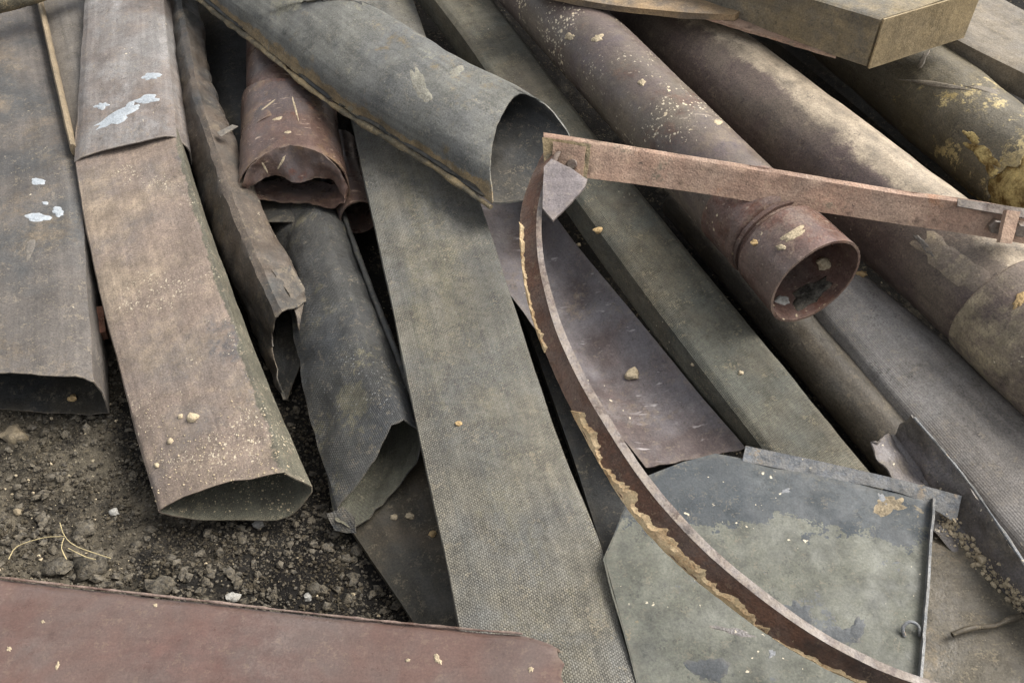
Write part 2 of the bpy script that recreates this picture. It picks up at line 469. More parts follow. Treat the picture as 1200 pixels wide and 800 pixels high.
M['crustring'] = material('cracked_crust', srgb(112, 98, 82), .3, 14, srgb(96, 76, 64), [(srgb(160, 142, 108), 14, .50, .58, .8, ISO)], rough=.92, bump=.8, seed=4.9)
M['hemflat'] = material('tan_hem_tape', srgb(134, 119, 96), .12, 10, rough=.92, bump=.3, seed=4.7)
M['mudstain'] = material('pale_dry_mud', srgb(140, 137, 124), .2, 20, srgb(126, 123, 113), rough=.95, bump=.5, seed=4.3)
M['hem'] = material('sandy_crusted_hem', srgb(138, 122, 94), .25, 12, srgb(98, 92, 78), [(srgb(88, 84, 74), 12, .50, .58, .8, ISO)], rough=.95, bump=.7, seed=4.4)
M['fold'] = material('brown_black_folded_sheet', srgb(84, 74, 64), .25, 4, srgb(66, 64, 60), [(srgb(124, 110, 88), 6, .56, .68, .55, ISO), (srgb(56, 58, 60), 5, .55, .66, .7, ISO)], [(CREAM, 110, .16, .7)], rough=.78, bump=.35, seed=5.2)
M['charcoal'] = material('charcoal_woven_rubber', srgb(76, 75, 71), .3, 4, srgb(68, 69, 69), [(srgb(112, 106, 84), 4, .57, .63, .75, ISO), (srgb(92, 96, 98), 8, .58, .72, .5, ISO)], [(srgb(170, 170, 165), 170, .3, .6)], weave=(.0062, .0038, .4, .5), rough=.75, bump=.6, seed=6.1)
M['can'] = material('brown_scratched_steel', srgb(108, 86, 76), .28, 6, srgb(100, 88, 84), [(srgb(146, 120, 94), 7, .54, .66, .8, ISO), (srgb(112, 66, 46), 9, .62, .7, .6, ISO)], [(CREAM, 60, .12, .9)], rough=.5, spec=.5, bump=.2, metal=.35, grime=.8, streak=.2, scratch=(srgb(206, 180, 158), .8, .9), seed=7.7)
M['weave'] = material('grey_olive_woven_hose', srgb(120, 115, 102), .12, 5, srgb(114, 112, 105), [(srgb(136, 128, 98), 5, .56, .72, .55, 'uv'), (srgb(96, 100, 98), 4, .5, .7, .5, 'uv')], [(srgb(190, 184, 160), 150, .18, .5)], weave=(.0064, .0041, .6, .68), rough=.85, bump=.65, seed=8.8)
M['grey'] = material('grey_fibre_wrap', srgb(124, 123, 115), .14, 5, srgb(114, 114, 110), [(srgb(146, 124, 88), 9, .5, .6, .9, ISO, ('v', .13, .035, .25)), (srgb(134, 118, 88), 5, .60, .68, .85, ISO), (srgb(146, 142, 124), 7, .62, .67, .8, ISO), (srgb(80, 82, 80), 6, .6, .7, .6, ISO)], [(srgb(200, 196, 180), 140, .12, .7)], weave=(.005, .0034, .35, .5), rough=.86, bump=.6, seed=9.1)
M['olive'] = material('olive_woven_duct', srgb(94, 88, 72), .16, 4, srgb(86, 86, 76), [(srgb(112, 108, 92), 4, .5, .7, .6, ISO), (srgb(70, 62, 52), 5, .56, .7, .5, ISO)], [(CREAM, 80, .16, .8)], weave=(.0058, .0038, .4, .55), rough=.86, bump=.5, seed=10.3)
M['pipe'] = material('brown_enamel_pipe', srgb(98, 86, 80), .2, 5, srgb(108, 98, 86), [(srgb(124, 110, 90), 4, .54, .7, .6, ISO), (srgb(92, 62, 50), 6, .6, .7, .6, ISO), (srgb(90, 80, 84), 7, .56, .68, .5, ISO)], [(srgb(208, 190, 158), 60, .40, .95), (CREAM, 130, .5, .8)], rough=.62, spec=.35, bump=.2, grime=.75, streak=.2, scratch=(srgb(196, 180, 160), .7, 2.2), seed=11.9)
M['sockend'] = material('reddish_brown_socket', srgb(104, 82, 74), .22, 6, srgb(112, 96, 88), [(srgb(98, 64, 50), 7, .52, .64, .7, ISO), (srgb(132, 114, 100), 6, .56, .68, .6, ISO)], [(srgb(208, 190, 158), 80, .3, .9)], rough=.55, bump=.25, scratch=(srgb(196, 180, 160), .6, 2.2), seed=11.2)
M['purple'] = material('dark_plum_pipe', srgb(92, 78, 72), .16, 4, srgb(104, 92, 80), [(srgb(156, 142, 121), 3.4, .43, .56, .9, (1, 1, 1), ('v', .30, .41))], [(CREAM, 70, .12, .7)], rough=.75, bump=.3, seed=12.4)
M['purple_wide'] = material('dusty_pipe_socket', srgb(104, 90, 82), .2, 4, srgb(120, 108, 94), [(srgb(160, 146, 118), 4, .46, .6, .85, ISO)], [(CREAM, 80, .2, .8)], rough=.85, bump=.4, seed=12.9)
M['ribbed'] = material('grey_ribbed_duct', srgb(122, 116, 109), .12, 4, srgb(130, 126, 121), [(srgb(78, 72, 64), 6, .58, .7, .6, ISO)], [(CREAM, 90, .14, .7), (srgb(50, 46, 40), 70, .2, .6)], ribs=(.0046, .10), rough=.85, bump=.16, seed=13.6)
M['slot'] = material('dull_grey_brown_pipe', srgb(88, 80, 68), .18, 4, srgb(98, 92, 82), rough=.7, bump=.25, seed=13.9)
UM = (P(830, -98, .30) - P(1205, 205, .30)).length
M['moss'] = material('olive_brown_wrapped_pipe', srgb(92, 84, 66), .2, 3.5, srgb(104, 97, 82), [(srgb(196, 176, 124), 10, .60, .66, .85, ISO, ('u', UM - .5, UM + .1, .18)), (srgb(176, 154, 96), 7, .64, .70, .8, ISO), (srgb(104, 98, 86), 3, .5, .65, .6, ISO)], rough=.85, bump=.45, seed=14.2)
M['foam'] = material('yellow_torn_insulation', srgb(190, 170, 116), .3, 20, srgb(104, 82, 48), rough=.95, bump=.8, bscale=40, seed=14.8)
M['beam'] = material('grey_timber_beam', srgb(126, 116, 100), .12, 5, srgb(110, 102, 90), [(srgb(98, 88, 74), 3, .5, .7, .5, (1, 6, 1))], rough=.9, bump=.3, seed=15.1)
M['box'] = material('grey_brown_box', srgb(104, 98, 86), .15, 4, srgb(134, 118, 88), [(srgb(140, 124, 92), 4, .52, .66, .6, ISO)], rough=.88, bump=.3, seed=16.4)
M['boxend'] = material('tan_box_end', srgb(160, 141, 106), .14, 6, srgb(140, 124, 95), rough=.9, bump=.35, seed=16.9)
M['plank'] = material('tan_plank', srgb(148, 124, 92), .16, 6, srgb(108, 96, 82), rough=.9, bump=.4, seed=17.2)
M['rust'] = material('rusty_strap', srgb(158, 128, 108), .18, 8, srgb(166, 140, 120), [(srgb(120, 110, 92), 6, .58, .66, .8, ISO), (srgb(76, 58, 48), 12, .58, .68, .7, ISO), (srgb(158, 110, 76), 10, .6, .7, .6, ISO)], [(srgb(60, 48, 42), 90, .26, .7)], rough=.82, bump=.5, seed=18.6)
M['hoop'] = material('dark_brown_rusted_hoop', srgb(100, 70, 53), .25, 9, srgb(104, 84, 72), [(srgb(112, 76, 54), 12, .6, .7, .6, ISO), (srgb(62, 50, 44), 10, .54, .66, .7, ISO)], [(SAND, 90, .12, .8)], rough=.8, bump=.5, seed=19.2)
M['hoopedge'] = material('scuffed_grey_edge', srgb(120, 111, 105), .25, 14, srgb(92, 78, 70), [(srgb(92, 74, 64), 14, .55, .66, .7, ISO)], rough=.75, bump=.4, seed=19.6)
M['crust'] = material('tan_mortar_crust', srgb(206, 178, 140), .15, 20, srgb(182, 150, 112), rough=.95, bump=.8, seed=20.1)
M['lilac'] = material('lilac_grey_steel', srgb(108, 100, 99), .15, 9, srgb(120, 112, 110), [(srgb(96, 86, 84), 10, .6, .7, .6, ISO)], rough=.7, bump=.35, seed=20.7)
M['bolt'] = material('dull_steel_bolt', srgb(112, 104, 98), .2, 20, srgb(92, 76, 66), rough=.65, bump=.3, seed=21.3)
M['panel'] = material('brown_plum_sheet', srgb(92, 80, 76), .25, 4, srgb(112, 106, 106), [(srgb(132, 126, 122), 5, .54, .68, .7, (.6, 1, 1)), (srgb(128, 112, 92), 6, .6, .7, .6, ISO)], [(CREAM, 80, .18, .8)], rough=.62, spec=.4, bump=.2, grime=.8, streak=.3, scratch=(srgb(180, 172, 168), .7, 1.4), seed=22.4)
M['hood'] = material('blue_grey_painted_hood', srgb(66, 70, 71), .18, 5, srgb(58, 63, 66), [(srgb(98, 98, 86), 8, .49, .515, .85, ISO, ('y', HOODY + .09, HOODY - .09, .3)), (srgb(82, 85, 86), 7, .64, .66, .9, ISO), (srgb(146, 130, 100), 9, .69, .73, .6, ISO)], [(CREAM, 75, .16, .8)], rough=.86, spec=.38, bump=.12, grime=.8, streak=0, seed=23.8)
M['hooddark'] = material('bare_dark_primer', srgb(62, 66, 68), .15, 12, rough=.8, bump=.2, seed=23.1)
M['scab'] = material('cream_mortar_scab', srgb(152, 138, 114), .3, 30, srgb(122, 112, 96), rough=.95, bump=.6, seed=23.4)
M['hoodrim'] = material('scuffed_blue_grey_rim', srgb(112, 114, 116), .25, 14, srgb(92, 92, 90), [(srgb(156, 134, 104), 11, .62, .68, .85, ISO)], [(CREAM, 90, .3, .8)], rough=.68, bump=.45, seed=24.1)
M['flap'] = material('dark_bent_sheet', srgb(94, 88, 82), .22, 6, srgb(110, 104, 102), [(srgb(122, 112, 98), 8, .58, .7, .6, ISO), (srgb(60, 58, 56), 6, .58, .7, .6, ISO)], [(CREAM, 95, .28, .8)], rough=.72, bump=.45, seed=25.3)
M['floorsheet'] = material('muddy_brown_sheet', srgb(84, 78, 66), .25, 5, srgb(96, 88, 74), [(srgb(124, 108, 82), 6, .6, .72, .6, ISO), (srgb(62, 58, 50), 4, .56, .7, .6, ISO)], [(CREAM, 85, .24, .8)], rough=.85, bump=.5, seed=26.2)
M['red'] = material('reddish_brown_painted_steel', srgb(99, 78, 70), .12, 3.5, srgb(98, 85, 79), [(srgb(96, 70, 63), 5, .52, .7, .5, (.4, 1, 1)), (srgb(114, 100, 94), 3, .55, .7, .5, ISO)], [(srgb(214, 190, 160), 42, .1, .9), (srgb(90, 66, 60), 90, .18, .5)], rough=.58, spec=.4, bump=.12, grime=.45, streak=.18, seed=27.7)
M['rededge'] = material('pale_steel_lip', srgb(128, 110, 100), .3, 18, srgb(96, 74, 64), rough=.7, bump=.4, seed=27.9)
M['dark'] = material('black_rubber_and_shade', srgb(52, 52, 50), .25, 5, srgb(60, 56, 48), rough=.8, bump=.3, seed=28.2)  # filler ducts, and shade inside duct mouths painted as near-black colour
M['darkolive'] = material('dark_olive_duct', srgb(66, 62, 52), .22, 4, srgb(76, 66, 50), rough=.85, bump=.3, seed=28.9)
M['paint'] = material('pale_blue_white_paint', srgb(168, 174, 178), .1, 30, rough=.7, bump=.3, seed=29.3)
M['soil'] = material('dark_crumbly_soil', srgb(38, 36, 33), .4, 7, srgb(29, 27, 25), [(srgb(98, 91, 78), 6, .48, .66, .8, ISO, ('x', -1.0 - GXC, -.55 - GXC, -.12))], [(srgb(170, 158, 132), 90, .3, .7), (srgb(130, 122, 104), 160, .3, .7)], rough=.97, spec=.1, bump=.9, bscale=80, seed=30.5)  # lighter towards the left: sunlit ground painted into the soil colour
M['stone'] = material('grey_brown_clods', srgb(82, 78, 71), .65, 42, srgb(46, 44, 40), rough=.97, spec=.1, bump=.8, bscale=120, seed=31.1)
M['pale'] = material('pale_pebble', srgb(186, 170, 142), .25, 30, rough=.95, bump=.7, bscale=120, seed=31.8)
M['white'] = material('whitish_stone', srgb(148, 146, 140), .2, 40, rough=.95, bump=.7, bscale=120, seed=32.3)
M['ochre'] = material('ochre_crumb', srgb(184, 156, 112), .2, 40, rough=.95, bump=.7, bscale=120, seed=32.9)
M['straw'] = material('dry_straw', srgb(182, 166, 124), .2, 30, rough=.9, seed=33.4)
M['redbit'] = material('orange_brick_fragment', srgb(112, 78, 64), .25, 20, rough=.95, bump=.6, seed=33.9)

# ------------------------------------------------------------------ ground
def axis_pts(lo, hi, step, far):
    a = list(np.arange(lo, hi, step)); g = step; x = hi; right = []
    while x < far: right.append(x); g *= 1.35; x += g
    right.append(far); g = step; x = lo - step; left = []
    while x > -far: left.append(x); g *= 1.35; x -= g
    left.append(-far)
    return np.array(left[::-1] + a + right)
gx, gy = axis_pts(-1.5, .25, .012, 150), axis_pts(.55, 1.75, .012, 150)
def ground_z(x, y):
    p = (x, y, 0)
    f = math.exp(-max(0, math.hypot(x + .3, y - 1.3) - 2.5) * .4)
    return f * (.022 * nz(p, 3.5, 1) + .013 * nz(p, 11, 2) + .008 * nz(p, 32, 3) + .006 * nz(p, 75, 4)) - .012
V = [(x, y, ground_z(x, y)) for x in gx for y in gy]
nyy = len(gy)
F = [(i * nyy + j, (i + 1) * nyy + j, (i + 1) * nyy + j + 1, i * nyy + j + 1) for i in range(len(gx) - 1) for j in range(nyy - 1)]
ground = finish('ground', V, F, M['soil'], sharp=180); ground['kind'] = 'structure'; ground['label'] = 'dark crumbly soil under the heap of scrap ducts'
GROUND_BVH = (np.array(V), F)

# ------------------------------------------------------------------ ducts on the left
t = thing('flattened_duct', 'wide brown-grey canvas duct at the left edge with a dark open mouth', 'duct')
s_left = duct('duct_body', [(-100, -150, .20), (-115, 0, .19), (-150, 170, .18), (-185, 300, .17), (-215, 425, .155)],
     [(20, -150, .2), (44, 5, .19), (84, 172, .18), (98, 300, .17), (106, 443, .155)],
     [(0, 0), (.3, .006), (.7, .004), (1, 0), (1.015, -.07), (1, -.145), (.5, -.15), (0, -.145)], M['left'], t, dent=.006, df=5, seed=3, rag1=.006, rnd=1, q=.18, inner=M['dark'], crease=.006, cf=4)  # inner faces coloured black to stand for shade in the mouth
s_left2 = s_left
for k, (x, y, rx, ry, a) in enumerate([(45, 213, 9, 4, 5), (44, 255, 15, 5, 0), (68, 248, 7, 5, 20), (53, 238, 4, 2, 0), (35, 290, 5, 12, 15)]):
    blot('paint_splash', s_left, x, y, rx, ry, a, M['paint'] if k < 4 else M['plankgrey'], s_left.o, seed=k + 1)

t = thing('hemmed_sheet_duct', 'grey duct with tan hem wedged between two ducts at top left', 'duct')
LL = [(20, -120, .235), (50, 10, .225), (68, 90, .215), (88, 175, .205)]
s = duct('duct_body', LL, [(110, -120, .235), (135, 10, .22), (150, 90, .21), (160, 175, .19)], [(0, 0), (1, 0), (1, -.08), (0, -.08)], M['plankgrey'], t, dent=.003, seed=4)
tube('hem', [P(*p) + Vector((-.004, 0, -.004)) for p in LL], .010, M['hemflat'], t, nseg=10, thick=0, squash=2.2, cap=True, dent=.001, df=12)

t = thing('banded_pole', 'tan pole with dark bands crossing the top left corner', 'pole')
pole = [(-170, 42, .30), (0, 3, .31), (60, -14, .315), (200, -60, .33)]
tube('pole_shaft', pole, .032, M['hem'], t, nseg=24, cap=True, thick=0, dent=.003, df=14)
for f in (.40, .52, .61, .70):
    a = np.array(P(*pole[0])) * (1 - f) + np.array(P(*pole[-1])) * f; d = np.array(P(*pole[-1])) - np.array(P(*pole[0])); d /= np.linalg.norm(d)
    tube('band', [a - d * .008, a + d * .008], .0335, M['darkolive'], t, nseg=24, cap=True, thick=0, step=.006, dent=.001)

t = thing('two_piece_canvas_duct', 'long flattened duct with tan lower sleeve and white paint splashes', 'duct')
sec_hi = [(0, 0), (.5, .006), (1, 0), (1.06, -.06), (1.0, -.125), (.5, -.13), (0, -.06)]
s_up = duct('upper_sleeve', [(112, -160, .31), (98, 0, .28), (92, 80, .255), (85, 187, .212)],
     [(184, -160, .335), (190, 0, .305), (197, 80, .285), (204, 158, .262)], sec_hi, M['grey_top'], t, dent=.004, df=6, seed=5, rag1=.004, q=.16)
s_lo = loft('lower_sleeve', [
    [(140, 140, .12), (140, 215, .1), (170, 350, .06), (200, 460, .045), (212, 550, .035), (226, 610, .025)],
    [(86, 120, .22), (79, 186, .205), (104, 330, .15), (135, 450, .11), (158, 530, .085), (179, 598, .06)],
    [(143, 115, .243), (146, 172, .225), (181, 328, .182), (213, 440, .152), (237, 515, .138), (252, 566, .128)],
    [(200, 110, .262), (214, 180, .25), (259, 330, .207), (293, 432, .18), (318, 500, .168), (333, 552, .158)],
    [(202, 112, .254), (216, 183, .242), (261, 333, .2), (296, 435, .172), (322, 503, .16), (338, 556, .15)],
    [(205, 118, .2), (222, 192, .18), (274, 340, .145), (311, 440, .115), (347, 522, .1), (371, 572, .09)],
    [(190, 140, .13), (203, 215, .11), (252, 360, .07), (292, 460, .05), (324, 545, .035), (338, 609, .025)]],
    M['tan'], t, dent=.0035, df=5, seed=6, rag1=.004, rnd=2, q=.14, inner=M['inside'])
blot('rivet', s_up, 119, 181, 4, 3.4, 0, M['bolt'], s_up.o, h=.004, rag=.1)
for k, (x, y, rx, ry, a) in enumerate([(178, 90, 12, 4, -3), (120, 124, 9, 4, -8), (138, 137, 26, 6, -28), (172, 117, 15, 4.5, -10), (103, 154, 15, 4, -8), (152, 127, 12, 5, -25)]):
    blot('paint_splash', s_up, x, y, rx, ry, a, M['paint'], s_up.o, seed=k + 11, rag=.7)

t = thing('folded_channel_duct', 'brown folded duct with a ridge and black triangular mouth beside the tan duct', 'duct')
s_fold = loft('duct_body', [
    [(196, -80, .31), (226, 90, .285), (250, 175, .255), (272, 240, .23), (298, 305, .2), (325, 368, .172)],
    [(220, -80, .25), (250, 90, .22), (280, 165, .195), (307, 236, .17), (338, 296, .145), (365, 350, .12)],
    [(214, -50, .1), (245, 120, .09), (272, 200, .08), (305, 280, .07), (335, 345, .06), (358, 415, .055)],
    [(190, -30, .07), (215, 150, .06), (245, 250, .045), (275, 330, .03), (305, 410, .015), (334, 477, .004)],
    [(176, -60, .2), (203, 110, .18), (226, 200, .15), (250, 280, .125), (282, 345, .1), (317, 402, .075)]],
    M['fold'], t, rnd=1, q=.12, dent=.006, df=8, seed=7, rag1=.014, inner=M['dark'], crease=.012, cf=10)  # black inner faces: mouth shade painted in
s = loft('torn_flap', [[(318, 318, .178), (334, 338, .16), (345, 362, .135), (352, 385, .115)], [(340, 312, .155), (358, 338, .134), (363, 358, .118), (359, 400, .085)]], M['fold'], t, closed=False, rnd=0, dent=.008, df=18, seed=8, rag1=.01)
for k, (x, y, rx, ry, a) in enumerate([(341, 358, 2, 5, 20), (337, 344, 2, 4, 50)]): blot('paint_splash', s, x, y, rx, ry, a, M['white'], t, seed=k)

t = thing('crumpled_woven_duct', 'charcoal woven duct with a twisted gaping mouth left of the long woven hose', 'duct')
Rrail = [(385, 205, .10), (397, 245, .115), (424, 320, .145), (455, 400, .16), (480, 465, .155), (497, 509, .15)]
s_char = loft('duct_body', [Rrail,
    [(350, 200, .12), (367, 245, .14), (395, 320, .18), (422, 400, .2), (445, 455, .2), (466, 487, .19)],
    [(320, 200, .10), (338, 255, .12), (360, 330, .15), (385, 420, .16), (412, 495, .15), (436, 548, .135)],
    [(305, 210, .05), (318, 275, .06), (333, 360, .07), (345, 450, .07), (362, 535, .066), (384, 607, .062)],
    [(350, 220, .03), (375, 275, .035), (400, 350, .04), (425, 440, .045), (440, 535, .05), (418, 622, .052)],
    [(392, 215, .06), (408, 260, .07), (436, 335, .08), (466, 415, .09), (488, 485, .1), (484, 552, .095)]],
    M['charcoal'], t, rnd=1, q=.22, dent=.006, df=9, seed=9, rag1=.006, inner=M['inside'], crease=.011, cf=6, pstep=.01, step=.01)
tube('hem', [P(*p) + Vector((.009, -.002, -.002)) for p in Rrail[1:]], .007, M['charcoal'], t, nseg=10, thick=0, cap=True, dent=.002, df=20)
plate('torn_lip', [(383, 602, .068), (400, 594, .075), (416, 606, .07), (418, 624, .05), (392, 622, .045)], .003, M['charcoal'], t, dent=.006, df=20, seed=4, jag=.004)

t = thing('crushed_pipe', 'shiny brown steel pipe with a crumpled crushed end at upper left', 'pipe')
tube('upper_sleeve', [(322, -150, .20), (329, 0, .20), (334, 95, .20), (338, 168, .20)], .117, M['can'], t, dent=.003, seed=10, squash=.86)
LS = loft('lower_sleeve', [
    [(281, 118, .2), (279, 170, .2), (273, 226, .19)], [(290, 98, .28), (290, 135, .27), (290, 190, .262)], [(338, 88, .325), (342, 120, .32), (345, 165, .308)],
    [(386, 103, .28), (392, 145, .27), (398, 190, .262)], [(396, 130, .2), (403, 175, .2), (413, 222, .19)],
    [(390, 160, .1), (397, 205, .1), (402, 255, .1)], [(340, 165, .075), (342, 215, .075), (345, 265, .075)], [(290, 160, .1), (288, 205, .1), (286, 255, .1)]],
    M['can'], t, rnd=2, dent=.003, df=9, seed=11, rag1=.002)
s_can = loft('crumpled_end', [
    [(281, 222, .205), (284, 222, .2), (288, 222, .19)], [(293, 194, .262), (300, 196, .25), (306, 209, .215)], [(316, 176, .292), (322, 186, .27), (327, 204, .222)],
    [(346, 169, .302), (346, 192, .25), (347, 217, .205)], [(376, 178, .292), (374, 190, .268), (372, 207, .22)], [(397, 198, .262), (394, 204, .245), (391, 212, .208)],
    [(409, 222, .2), (408, 228, .19), (407, 235, .18)], [(394, 218, .14), (392, 230, .14), (388, 244, .15)], [(346, 207, .125), (346, 222, .13), (346, 234, .15)], [(300, 214, .14), (304, 226, .14), (309, 237, .15)]],
    M['can'], t, rnd=1, q=.2, dent=.004, df=24, seed=12, rag1=.004, pstep=.006, step=.006, crease=.012, cf=16)
plate('bent_tab', [(254, 155, .26), (272, 146, .27), (279, 148, .27), (259, 160, .26)], .002, M['plankgrey'], t, dent=.001, cut=.02)
for k, (x, y, rx, ry, a) in enumerate([(346, 127, 1.2, 12, -14), (313, 124, 13, .9, -38), (325, 139, 6, 1.6, -15), (337, 155, 4, 1.5, -10), (310, 196, 1.2, 8, -30), (330, 190, 1.5, 9, 30)]):
    sf = LS if y < 166 else s_can
    blot('scratch_mark', sf, x, y, rx, ry, a, M['pale'], t, h=.0006, rag=.5, seed=k + 3)

t = tube('short_brown_pipe', [(398, 170, .10), (408, 215, .11), (421, 255, .12)], .052, M['can'], None, dent=.004, seed=13, rag1=.004, nseg=40)
tag(t.o, 'small brown pipe end peeking out below the crushed pipe', 'pipe')

# ------------------------------------------------------------------ long woven hose and what lies beside it
t = duct('woven_flat_hose', [(348, -150, .27), (383, 0, .255), (410, 130, .242), (452, 320, .225), (490, 500, .21), (520, 640, .2), (539, 735, .205), (556, 830, .21), (570, 900, .21)],
     [(425, -150, .27), (484, 0, .255), (528, 130, .242), (590, 320, .225), (650, 500, .21), (704, 640, .205), (727, 735, .205), (752, 815, .21), (780, 900, .21)],
     [(0, 0), (.5, .012), (1, 0), (1.01, -.02), (1, -.045), (.5, -.05), (0, -.045), (-.01, -.02)], M['weave'], None, dent=.0025, df=5, seed=14, rnd=1)
tag(t.o, 'long flat grey-olive woven hose running down the middle of the heap', 'hose'); s_weave = t

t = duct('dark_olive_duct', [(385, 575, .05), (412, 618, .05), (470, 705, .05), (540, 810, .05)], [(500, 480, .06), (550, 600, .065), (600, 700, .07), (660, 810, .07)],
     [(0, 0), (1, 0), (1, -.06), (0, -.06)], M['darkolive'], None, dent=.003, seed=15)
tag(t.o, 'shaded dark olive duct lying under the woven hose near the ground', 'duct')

t = thing('hooded_grey_duct', 'fat grey fibre-wrapped duct with a wide arched mouth across the top', 'duct')
SEAM = [(60, -150, .365), (236, -2, .35), (300, 47, .345), (380, 112, .335), (500, 186, .322), (577, 239, .31)]
s_grey = loft('duct_body', [SEAM, [(x + 1, y - 2, z + .004) for x, y, z in SEAM],
    [(80, -165, .43), (262, -8, .42), (318, 30, .415), (400, 96, .405), (512, 160, .395), (573, 190, .385)],
    [(120, -185, .49), (310, -25, .48), (362, 8, .475), (440, 68, .465), (535, 125, .455), (580, 150, .43)],
    [(200, -200, .51), (375, -28, .5), (425, 2, .495), (500, 48, .485), (568, 88, .47), (604, 107, .45)],
    [(240, -190, .49), (408, -6, .48), (450, 14, .475), (522, 56, .465), (604, 100, .455), (640, 120, .44)],
    [(260, -150, .41), (430, 18, .4), (470, 45, .4), (542, 90, .4), (630, 132, .395), (673, 162, .385)],
    [(230, -140, .34), (410, 50, .335), (450, 80, .335), (520, 125, .335), (610, 180, .335), (660, 208, .33)],
    [(140, -140, .33), (320, 42, .325), (370, 80, .32), (450, 142, .315), (560, 218, .31), (622, 236, .302)]],
    M['grey'], t, rnd=2, q=.2, dent=.007, df=6, seed=16, rag1=.004, thick=.005, inner=M['dark'], crease=.009, cf=5)  # inside of the arch painted dark in place of shade
tube('seam_hem', [P(*p) + Vector((-.003, -.007, -.005)) for p in SEAM], .0085, M['hem'], t, nseg=12, thick=0, cap=True, dent=.005, df=14, squash=.8)
for k, (x, y, rx, ry, an) in enumerate([(490, 98, 20, 7, 75), (512, 82, 30, 6, -22), (500, 112, 9, 5, 40), (535, 84, 10, 4, -30)]):
    blot('mud_stain', s_grey, x, y, rx, ry, an, M['mudstain'], s_grey.o, h=.0006, rag=.6, seed=k + 201)

s_olive = duct('square_olive_duct', [(385, -150, .36), (507, -5, .34), (600, 125, .32), (676, 232, .295), (780, 374, .26), (893, 522, .225), (950, 600, .21)],
     [(462, -150, .36), (577, -5, .34), (680, 132, .32), (768, 243, .295), (886, 385, .26), (1021, 549, .225), (1090, 640, .21)],
     [(0, 0), (1, 0), (1, -.12), (0, -.11)], M['olive'], None, dent=.0025, df=5, seed=17, rnd=2, q=.1)
tag(s_olive.o, 'long square olive duct slanting from top centre to the blue-grey hood', 'duct')

# ------------------------------------------------------------------ pipes at the right
t = thing('brown_socket_pipe', 'speckled brown enamel pipe with collar rings and an open round mouth', 'pipe')
p0, p1 = P(495, -150, .40), P(956, 331, .385)
def fr_(px, py): return (P(px, py, .387) - p0).length / (p1 - p0).length
qa, qb = p0 + (p1 - p0) * fr_(834, 204), p0 + (p1 - p0) * fr_(869, 240)
s_pipe = tube('pipe_body', [p0, p0 + (p1 - p0) * fr_(874, 246)], .1068, M['pipe'], t, nseg=72, dent=.0012, seed=18, thick=.006)
L2 = (p1 - qb).length
def f2(px, py): return (P(px, py, .386) - qb).length / L2
s_end = tube('socket_end', [qb, p1], [(0, .1085), (f2(896, 269), .107), (f2(899, 271), .109), (f2(903, 275), .109), (f2(905, 277), .098), (f2(911, 283), .097), (f2(914, 287), .108), (1, .112)], M['sockend'], t, nseg=84, dent=.001, seed=19, rag1=.0012, thick=.006, step=.006)
a = np.array(P(800, 168, .39)); b = np.array(P(956, 331, .385)); d = (b - a) / np.linalg.norm(b - a)
tube('inner_wall', [b - d * .16, b - d * .15], .104, M['can'], t, nseg=48, cap=True, thick=0, step=.006, dent=.004, df=20)
for k, (x, y, rx, ry, an) in enumerate([(808, 252, 6, 20, -38), (794, 238, 5, 12, -38), (826, 262, 4, 15, 15), (862, 296, 5, 4, 30), (930, 275, 16, 5, -30), (915, 290, 6, 3, 0), (700, 45, 7, 4, -20), (668, 43, 6, 4, 0), (752, 97, 5, 4, 0), (842, 143, 5, 3, 10), (900, 372, 8, 4, 40)]):
    sf = s_end if (x > 840 and y > 215) else s_pipe
    blot('dried_mud', sf, x, y, rx, ry, an, M['crustring'] if k < 4 else M['pale'], sf.o, h=.002, rag=.8 if k < 4 else .5, seed=k + 31)
blot('dried_mud', s_end, 948, 345, 24, 12, -32, M['stone'], s_end.o, h=.004, rag=.7, seed=60)
blot('dried_mud', s_end, 917, 352, 9, 5, 10, M['white'], s_end.o, h=.004, rag=.4, seed=61)

t = thing('plum_pipe', 'large plum-brown pipe dusted tan along its top, running behind the strap', 'pipe')
s_plum = tube('pipe_body', [(600, -150, .355), (720, -12, .345), (815, 62, .34), (960, 180, .335), (1082, 281, .33), (1200, 378, .325)], .127, M['purple'], t, a0=-math.pi / 2, nseg=72, dent=.003, seed=19, thick=.005)
s_sock = tube('socket', [(1172, 354, .326), (1200, 380, .324), (1260, 432, .32), (1340, 500, .31)], [(0, .129), (.015, .135), (1, .136)], M['purple_wide'], t, nseg=72, dent=.002, seed=20, thick=.006)
for k, (x, y, rx, ry, an) in enumerate([(1100, 296, 34, 14, 30), (1130, 320, 30, 16, 35), (1085, 290, 18, 4, 48)]):
    blot('dried_mud', s_plum, x, y, rx, ry, an, M['purple_wide'] if k < 2 else M['plankgrey'], s_plum.o, h=.002, rag=.55, seed=k + 70)
blot('dried_mud', s_sock, 1194, 352, 7, 12, 40, M['ochre'], t, h=.004, rag=.6, seed=75)

s_rib = duct('ribbed_grey_duct', [(820, 195, .21), (969, 379, .205), (1063, 491, .2), (1210, 665, .195), (1300, 770, .19)], [(880, 190, .235), (1007, 312, .23), (1130, 418, .225), (1275, 545, .22), (1380, 640, .22)],
     [(0, 0), (.25, .022), (.6, .03), (.88, .018), (1, 0), (1.02, -.07), (1, -.15), (0, -.15), (-.01, -.06)], M['ribbed'], None, dent=.003, seed=21)
tag(s_rib.o, 'wide finely ribbed grey duct under the round pipe mouth', 'duct')
s_slot = tube('narrow_grey_pipe', [(800, 235, .14), (925, 380, .135), (1035, 507, .13), (1120, 610, .125)], .062, M['slot'], None, nseg=40, dent=.002, seed=22)
tag(s_slot.o, 'narrow grey-brown pipe in the groove between olive duct and ribbed duct', 'pipe')

